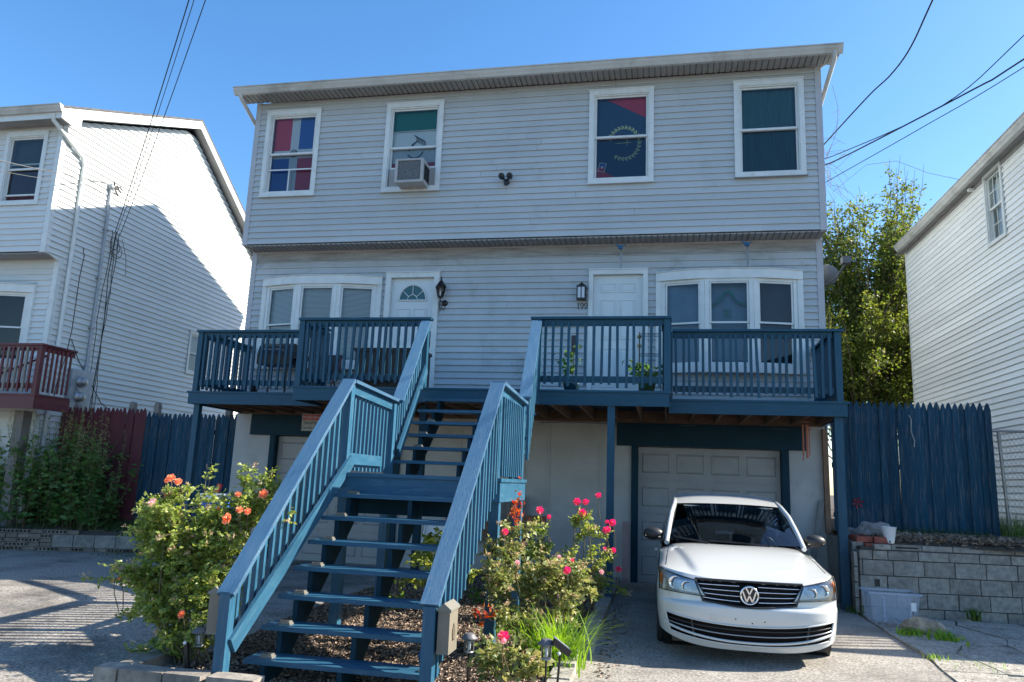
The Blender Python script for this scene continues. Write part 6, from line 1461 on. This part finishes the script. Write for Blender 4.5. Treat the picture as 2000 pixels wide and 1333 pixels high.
# shrubs under the stairs, weeds
for (x, y, z, r, n, lab) in ((5.35, -4.0, .55, .42, 900, 'green shrub growing under the landing behind the lower treads'), (6.2, -3.2, .35, .3, 500, 'dark low shrub under the right side of the landing')):
    bush('shrub', (x, y, 0), [(x, y, z, r), (x+.25, y+.1, z-.15, r*.8), (x-.28, y, z-.1, r*.8), (x, y, z+.3, r*.6)], lab, 'shrub', 'weed_leaf' if x > 6 else 'rose_leaf', n, .10, 0, [], heads=0, seed=7)
def tuft(x, y, z, n, h, lab, cat='grass', m='lily', spread=.1, wid=.016, lean=.7, nm='strap_leaf_plant'):
    P = np.stack([rng.normal(x, spread, n), rng.normal(y, spread, n), np.full(n, z)], 1)
    me = blades('blades', m, P, rng.uniform(h*.6, h*1.1, n), lean=lean, wid=wid, seg=5)
    V0 = np.array([x, y, z]); me.transform(Matrix.Translation((-x, -y, -z))); o = bpy.data.objects.new(nm, me); COL.objects.link(o); o.location = (x, y, z); return tag(o, lab, cat, kind='stuff' if n <= 40 else None)
tuft(7.06, -5.95, -.07, 320, .60, 'bright green clump of strap leaves spilling over the right edging', 'daylily', spread=.10, lean=1.15)
tuft(6.92, -7.5, -.1, 60, .14, 'small bright tuft at the bottom right of the bed', 'grass', spread=.08)
tuft(6.7, -7.6, -.12, 50, .12, 'small bright tuft at the bottom of the bed', 'grass', spread=.09)
tuft(6.45, -5.0, 0, 90, .22, 'pale green grass tuft behind the right newel post', 'grass', m='lily', spread=.12, wid=.008)
tuft(11.08, -3.42, .01, 70, .13, 'bright green weed on the pavement in front of the tan rock', 'weed', m='lily', spread=.08, wid=.03, lean=1.2, nm='weed')
tuft(10.80, -3.30, .01, 55, .11, 'smaller bright weed left of the one by the rock', 'weed', m='lily', spread=.07, wid=.025, lean=1.2, nm='weed')
tuft(12.0, -1.80, .01, 70, .20, 'green weed at the foot of the block wall', 'weed', m='grass', spread=.03, wid=.016, nm='weed')
tuft(10.55, -1.75, .0, 60, .12, 'green weed at the foot of the right deck post', 'weed', m='grass', spread=.08, wid=.012, nm='weed')
tuft(10.62, -4.6, .01, 30, .07, 'tiny weed in the pavement crack near the bottom edge', 'weed', m='lily', spread=.06, wid=.01, nm='weed')
tuft(11.0, -4.7, -.01, 40, .07, 'low weed in the broken slab at the bottom right', 'weed', m='lily', spread=.12, wid=.01, nm='weed')
# grasses that nobody could count
def field(nm, m, n, x0, x1, y0, y1, z, h, lean=.6, wid=.008, zf=None, lab=None):
    P = np.stack([rng.uniform(x0, x1, n), rng.uniform(y0, y1, n), np.full(n, z)], 1)
    if zf: P[:, 2] = [zf(a, b) for a, b in P[:, :2]]
    stuff(nm, blades(nm, m, P, rng.uniform(h*.4, h*1.1, n), lean=lean, wid=wid), lab)
def lyz(x, y):
    u6 = x+6.5; y0 = (-1.95+.42*u6*.72 if u6 < 4.6 else -.55+.2*(u6-4.6))+.10; v = (y-y0)/4; return .36+.25*max(0, min(1, v*4))
P = []; n = 0
while n < 5200:
    x = random.uniform(-6.4, -.1); u6 = x+6.5; y0 = (-1.95+.42*u6*.72 if u6 < 4.6 else -.55+.2*(u6-4.6))+.10; y = random.uniform(y0-.04, .0)
    if y < y0-.04: continue
    P.append((x, y, lyz(x, y))); n += 1
stuff('grass', blades('grass', 'grassdk', np.array(P), rng.uniform(.04, .17, len(P)), lean=.9, wid=.008), 'low green grass on the raised strip at the foot of the left fences')
field('grass', 'grass', 5000, 13.15, 17, -.9, 2.2, 1.0, .38, wid=.009, lab='tall grass behind the chain-link fence')
field('grass', 'grassdk', 380, 11.1, 12.9, -.45, .0, 1.0, .16, lab='sparse grass at the foot of the right blue fence')
field('grass', 'grassdk', 500, -1.9, -.4, -1.2, -.2, .01, .05, lab='weeds along the foot of the brick retaining wall')
# tall weeds at the left
def weeds():
    t = thing('weed_thicket', (-3.4, -.6, .45), 'tall thicket of leafy weeds with seed spikes in front of the dark red fence', 'weeds')
    t2 = []; LP, LD, LS, SP, SD, SS = [], [], [], [], [], []; sm = MB(); random.seed(12)
    for k in range(230):
        x = random.uniform(-5.4, -2.25); y = random.uniform(-1.05 if x < -3.4 else -.75, -.08); z0 = lyz(x, y) if x > -6.4 else .4
        H = random.uniform(1.1, 2.15)*(1.0 if x > -3.9 else .72); H *= 1-.35*max(0, (x+2.6)/.4) if x > -2.6 else 1
        pts = curve_pts((x, y, z0), (random.gauss(0, .12), random.gauss(-.05, .1), 1), H, 8, 0, .07); sm.tube(pts, .006, 4, taper=.4, cap=False)
        nl = int(H*24)
        for j in range(nl):
            f = random.uniform(.08, .86)*8; i = int(f); p = pts[i].lerp(pts[min(8, i+1)], f-i); a = random.uniform(0, 6.28)
            dd = Vector((math.cos(a), math.sin(a), random.uniform(-.25, .35))); LP.append(p+dd*.02+Vector((random.gauss(0, .03), random.gauss(0, .03), 0))); LD.append(dd); LS.append(random.uniform(.08, .17)*(1.1-.4*f/8))
        if random.random() < .55:
            top = pts[-1]; 
            for j in range(60):
                h = random.uniform(-.34, .18); q = top+Vector((random.gauss(0, .018), random.gauss(0, .018), h)); SP.append(q); a = random.uniform(0, 6.28); SD.append(Vector((math.cos(a)*.5, math.sin(a)*.5, 1))); SS.append(random.uniform(.018, .035))
    part('stems', sm, 'stem', t, kind='stuff')
    stuff('leaves', leafmesh('leaves', 'weed_leaf', np.array(LP), np.array(LD), np.array(LS), wid=.55), parent=t)
    stuff('seed_spikes', leafmesh('seed_spikes', 'seed', np.array(SP), np.array(SD), np.array(SS), wid=.5), parent=t)
weeds()
# vines and low growth over the left end of the wall
sp6 = [(-4.0, -1.45, .35, .32), (-4.4, -1.5, .45, .35), (-3.75, -1.35, .25, .22), (-4.9, -1.8, .4, .4), (-5.4, -2.0, .5, .5)]
bush('shrub', (-4.3, -1.4, .0), sp6, 'dark creeper spilling over the wall at the far left edge', 'shrub', 'weed_leaf', 2600, .09, 0, [], heads=0, seed=9)

# mulch
def chips(nm, n, fn, s, m='chips', lab=None):
    P = np.array([fn() for _ in range(n)]); a = rng.normal(size=(n, 3)); a[:, 2] *= .35; a /= np.linalg.norm(a, axis=1, keepdims=True)
    b = np.cross(a, rng.normal(size=(n, 3))*.35+np.array([0, 0, 1])); b /= np.linalg.norm(b, axis=1, keepdims=True); c = np.cross(a, b)
    L = rng.uniform(s*.5, s*1.4, n)[:, None]; w_ = rng.uniform(s*.2, s*.5, n)[:, None]; h = w_*.35
    V = np.stack([P+a*L*sx/2+b*w_*sy/2+c*h*sz/2 for sx, sy, sz in ((-1, -1, -1), (1, -1, -1), (1, 1, -1), (-1, 1, -1), (-.8, -.8, 1), (.8, -.7, 1), (.7, .8, 1), (-.8, .7, 1))], 1).reshape(-1, 3)
    F = np.array([[4, 5, 6, 7], [0, 1, 5, 4], [1, 2, 6, 5], [2, 3, 7, 6], [3, 0, 4, 7]])[None]+(np.arange(n)*8)[:, None, None]
    return stuff(nm, npmesh(nm, m, V, F.reshape(-1, 4)), lab)
def bedpt():
    y = -7.4+7.2*random.random()**1.3; return (random.uniform(3.98, 7.15), y, GZ(y)+.018+random.uniform(0, .015))
chips('mulch', 26000, bedpt, .042, lab='wood chip mulch on the bed under the stairs')
chips('mulch', 5200, lambda: (random.uniform(10.72, 14.8), random.uniform(-1.62, 0), 1.0+random.uniform(-.03, .035) - .05*(random.random() < .2)), .06, lab='dry leaf and bark litter on the bed behind the block wall')
chips('gravel', 1500, lambda: (random.uniform(10.5, 14), random.uniform(-5.5, -1.9), random.uniform(.004, .02)), .018, 'stone', lab='loose grit scattered over the broken pavement')
chips('leaf_litter', 260, lambda: (lambda y: (7.40+abs(random.gauss(0, .12)), y, GZ(y)+.008))(random.uniform(-7.6, -2.2)), .035, lab='dry leaf litter along the right edging')
def lfl():
    x = random.uniform(.4, 3.9); y = random.uniform(-7.5, -1.0); return (x, y, GZ(y)+.006)
chips('leaf_litter', 160, lfl, .02, lab='scattered dry leaves on the left driveway')
chips('gravel', 700, lambda: (random.uniform(-4.5, -.6), random.uniform(-1.9, -.5), .008), .02, 'stone', lab='grit along the foot of the brick retaining wall')
# stakes, path lights
def pathlight(x, y, z, lab, h=.36):
    t = thing('path_light', (x, y, z), lab, 'path light', None)
    part('stake', MB().tube([(x, y, z-.05), (x, y, z+h-.14)], .009, 6), 'black', t)
    part('lamp_glass', MB().lathe((x, y, z+h-.14), [(.030, 0), (.037, .01), (.037, .09), (.030, .10)], 14), 'lampglass', t); part('base_ring', MB().lathe((x, y, z+h-.15), [(0, 0), (.034, 0), (.040, .012), (.0, .014)], 14), 'grey_metal', t)
    part('core', MB().tube([(x, y, z+h-.13), (x, y, z+h-.06)], .012, 8), 'frost', t)
    for k in range(4): a = k*1.57; part('bar', MB().tube([(x+.038*math.cos(a), y+.038*math.sin(a), z+h-.14), (x+.038*math.cos(a), y+.038*math.sin(a), z+h-.04)], .003, 4), 'grey_metal', t)
    part('cap', MB().lathe((x, y, z+h-.04), [(.0, 0), (.068, 0), (.072, .008), (.05, .022), (.045, .036), (.03, .044), (0, .046)], 20), 'greycap', t)
M['greycap'] = mat('grey lamp cap', (.12, .12, .13), .5)
pathlight(7.11, -6.9, -.10, 'grey solar path light with a round cap at the bottom of the right bed', .46)
pathlight(6.42, -6.62, -.12, 'dark solar path light half hidden behind the beige roofed box', .42)
pathlight(4.20, -7.05, -.12, 'dark solar path light under the orange rose bush', .38)
t = thing('solar_spotlight', (7.22, -6.9, -.1), 'black solar spotlight with a tilted panel beside the grey path light', 'spotlight')
part('stake', MB().tube([(7.19, -6.9, -.15), (7.22, -6.9, .28)], .010, 6), 'black', t)
part('head', MB().beam((7.17, -6.94, .36), (7.29, -6.9, .27), .075, .05), 'black', t); part('solar_panel', MB().beam((7.172, -6.942, .393), (7.285, -6.905, .308), .062, .008), 'grey_metal', t)
part('lens', MB().lathe((7.22, -6.985, .28), [(0, -.006), (.012, -.004), (.014, .002)], 10, 'y'), 'frost', t)
t = thing('white_ball_light', (4.28, -7.48, .2), 'small round white marker on a dark stake at the foot of the orange rose', 'marker')
part('ball', MB().blob((4.27, -7.35, .20), .014, 0, 2), 'white', t); part('stake', MB().beam((4.27, -7.33, .20), (4.33, -7.33, -.12), .03, .03), 'black', t)
# tall tree beyond the gap on the right
def tree(base, H, shoots, lab, nm, lm, lf, spread, lean=(0, 0), seed=1, lowmass=None, rtrunk=.13, name='tree', per=26, fill=()):
    random.seed(seed); t = thing(name, base, lab, 'tree'); b = Vector(base); tr = MB(); LP, LD = [], []
    trunk = [b, b+Vector((.1, 0, H*.18)), b+Vector((lean[0]*.3, .1, H*.38)), b+Vector((lean[0]*.6, .0, H*.6))]; tr.tube(trunk, rtrunk, 8, taper=.5)
    part('trunk', tr, 'bark', t); br_ = MB()
    for k in range(shoots):
        f = random.uniform(.3, 1)**.8; i = min(2, int(f*3)); o = trunk[i].lerp(trunk[i+1], f*3-i)
        a = random.uniform(0, 6.28); out = random.uniform(.25, 1)*spread; up = H*random.uniform(.72, 1.02)*(1-.13*(out/spread)**2)
        tip = Vector((b.x+lean[0]+math.cos(a)*out, b.y+math.sin(a)*out*.8, b.z+up)); mid = o.lerp(tip, .5)+Vector((math.cos(a)*out*.25, math.sin(a)*out*.2, -H*.06))
        n = 12; pts = [(o*(1-s)**2+mid*2*s*(1-s)+tip*s*s) for s in [j/n for j in range(n+1)]]; pts = [p+Vector((random.gauss(0, .04), random.gauss(0, .04), 0)) for p in pts]
        br_.tube(pts, .028, 5, taper=.15, cap=False)
        for q in range(per):
            s = random.uniform(.25, 1.0); p = pts[int(s*n)]; d = Vector((random.gauss(0, 1), random.gauss(0, 1), random.gauss(.2, .7))).normalized(); L = random.uniform(.1, .75)*(1.15-s*.75)*spread*.42; e = p+d*L
            br_.tube([p, p+d*L*.6+Vector((0, 0, .03)), e], .006, 3, taper=.4, cap=False)
            for j in range(lf):
                c = p+d*L*random.uniform(.3, 1.05); LP.append(c+Vector((random.gauss(0, .07), random.gauss(0, .07), random.gauss(0, .07)))); LD.append(d*.5+Vector((random.gauss(0, .7), random.gauss(0, .7), random.gauss(-.25, .6))))
    part('branches', br_, 'bark', t, kind='stuff')
    for (cx, cy, cz, rx, ry, rz, nc) in fill:
        for k in range(nc):
            v = Vector((random.gauss(0, 1), random.gauss(0, 1), random.gauss(0, 1))).normalized()*random.uniform(.25, 1)**.5; c = Vector((cx+v.x*rx, cy+v.y*ry, cz+v.z*rz)); r = random.uniform(.18, .42)
            for j in range(int(150*r)+20):
                d = Vector((random.gauss(0, 1), random.gauss(0, 1), random.gauss(0, .7))); LP.append(c+d*r*.55); LD.append(d*.5+Vector((random.gauss(0, .6), random.gauss(0, .6), random.gauss(-.3, .5))))
    P = np.array(LP); D_ = np.array(LD)
    stuff('leaves', leafmesh('leaves', lm, P, D_, rng.uniform(.06, .125, len(P)), wid=.62), parent=t)
    return t
tree((13.9, 9.5, .9), 10.4, 70, 'tall loose tree with upright yellow-green shoots in the gap right of the duplex', 't', 'tree_leaf', 11, 3.0, (.1, 0), 3, name='leafy_tree', per=27, fill=[(13.9, 9.5, 7.6, 1.5, 1.2, 2.6, 110), (13.0, 9.2, 6.4, 1.1, 1, 2.2, 70), (14.9, 9.5, 8.6, .9, .8, 1.4, 28)])
tree((13.3, 8.2, .9), 6.4, 44, 'dense yellow-green lower tree directly behind the right blue picket fence', 't', 'tree_leaf', 12, 1.9, (-.1, 0), 5, name='leafy_tree', per=26, fill=[(13.4, 8.3, 4.6, 1.6, 1, 1.6, 110)])
tree((15.2, 10.8, .9), 8.0, 46, 'dark dense tree in the shade against the right-hand house', 't', 'tree_dark', 12, 2.1, (.1, 0), 6, name='leafy_tree', per=28, fill=[(14.9, 10.6, 5.8, 1.2, 1, 2.6, 120)])
tree((12.4, 12.0, .9), 7.6, 30, 'darker tree behind, showing just past the corner of the duplex', 't', 'tree_dark', 12, 2.3, (0, 0), 8, name='leafy_tree', per=26)
tree((15.4, 9.2, .9), 7.4, 40, 'yellow-green tree leaning towards the right-hand house in the gap', 't', 'tree_leaf', 11, 1.9, (-.2, 0), 17, name='leafy_tree', per=26)
tree((17.5, 16, .9), 7.0, 24, 'distant tree filling the gap beside the right-hand house', 't', 'tree_dark', 12, 2.6, (-.5, 0), 9, name='leafy_tree', per=24)
tree((14.4, 17, .9), 7.5, 26, 'distant tree behind the loose tree in the right gap', 't', 'tree_dark', 12, 3.0, (0, 0), 10, name='leafy_tree', per=24)
# across the street (seen only as reflections in the windows)
tree((0, -30, 0), 9, 22, 'street tree across the road, seen only in the window reflections', 't', 'tree_dark', 9, 3.0, (0, 0), 14, name='street_tree', per=24)
tree((16, -27, 0), 10, 22, 'street tree across the road on the right, seen only in reflections', 't', 'tree_dark', 9, 3.4, (0, 0), 15, name='street_tree', per=24)
# toys at the far left
t = thing('lidded_bin', (1.85, -3.2, 0), 'dark bin with a blue and white lid and red handle behind the orange roses', 'bin')
part('body', MB().box(1.70, 2.00, -3.38, -3.02, -.02, 1.03), 'blackp', t); part('blue_band', MB().box(1.67, 2.03, -3.41, -2.99, 1.031, 1.16), 'f_blue', t); part('lid', MB().box(1.66, 2.04, -3.42, -2.98, 1.162, 1.23), 'white', t); part('handle', MB().beam((1.76, -3.2, 1.232), (1.82, -3.2, 1.36), .06, .05), 'signred', t)
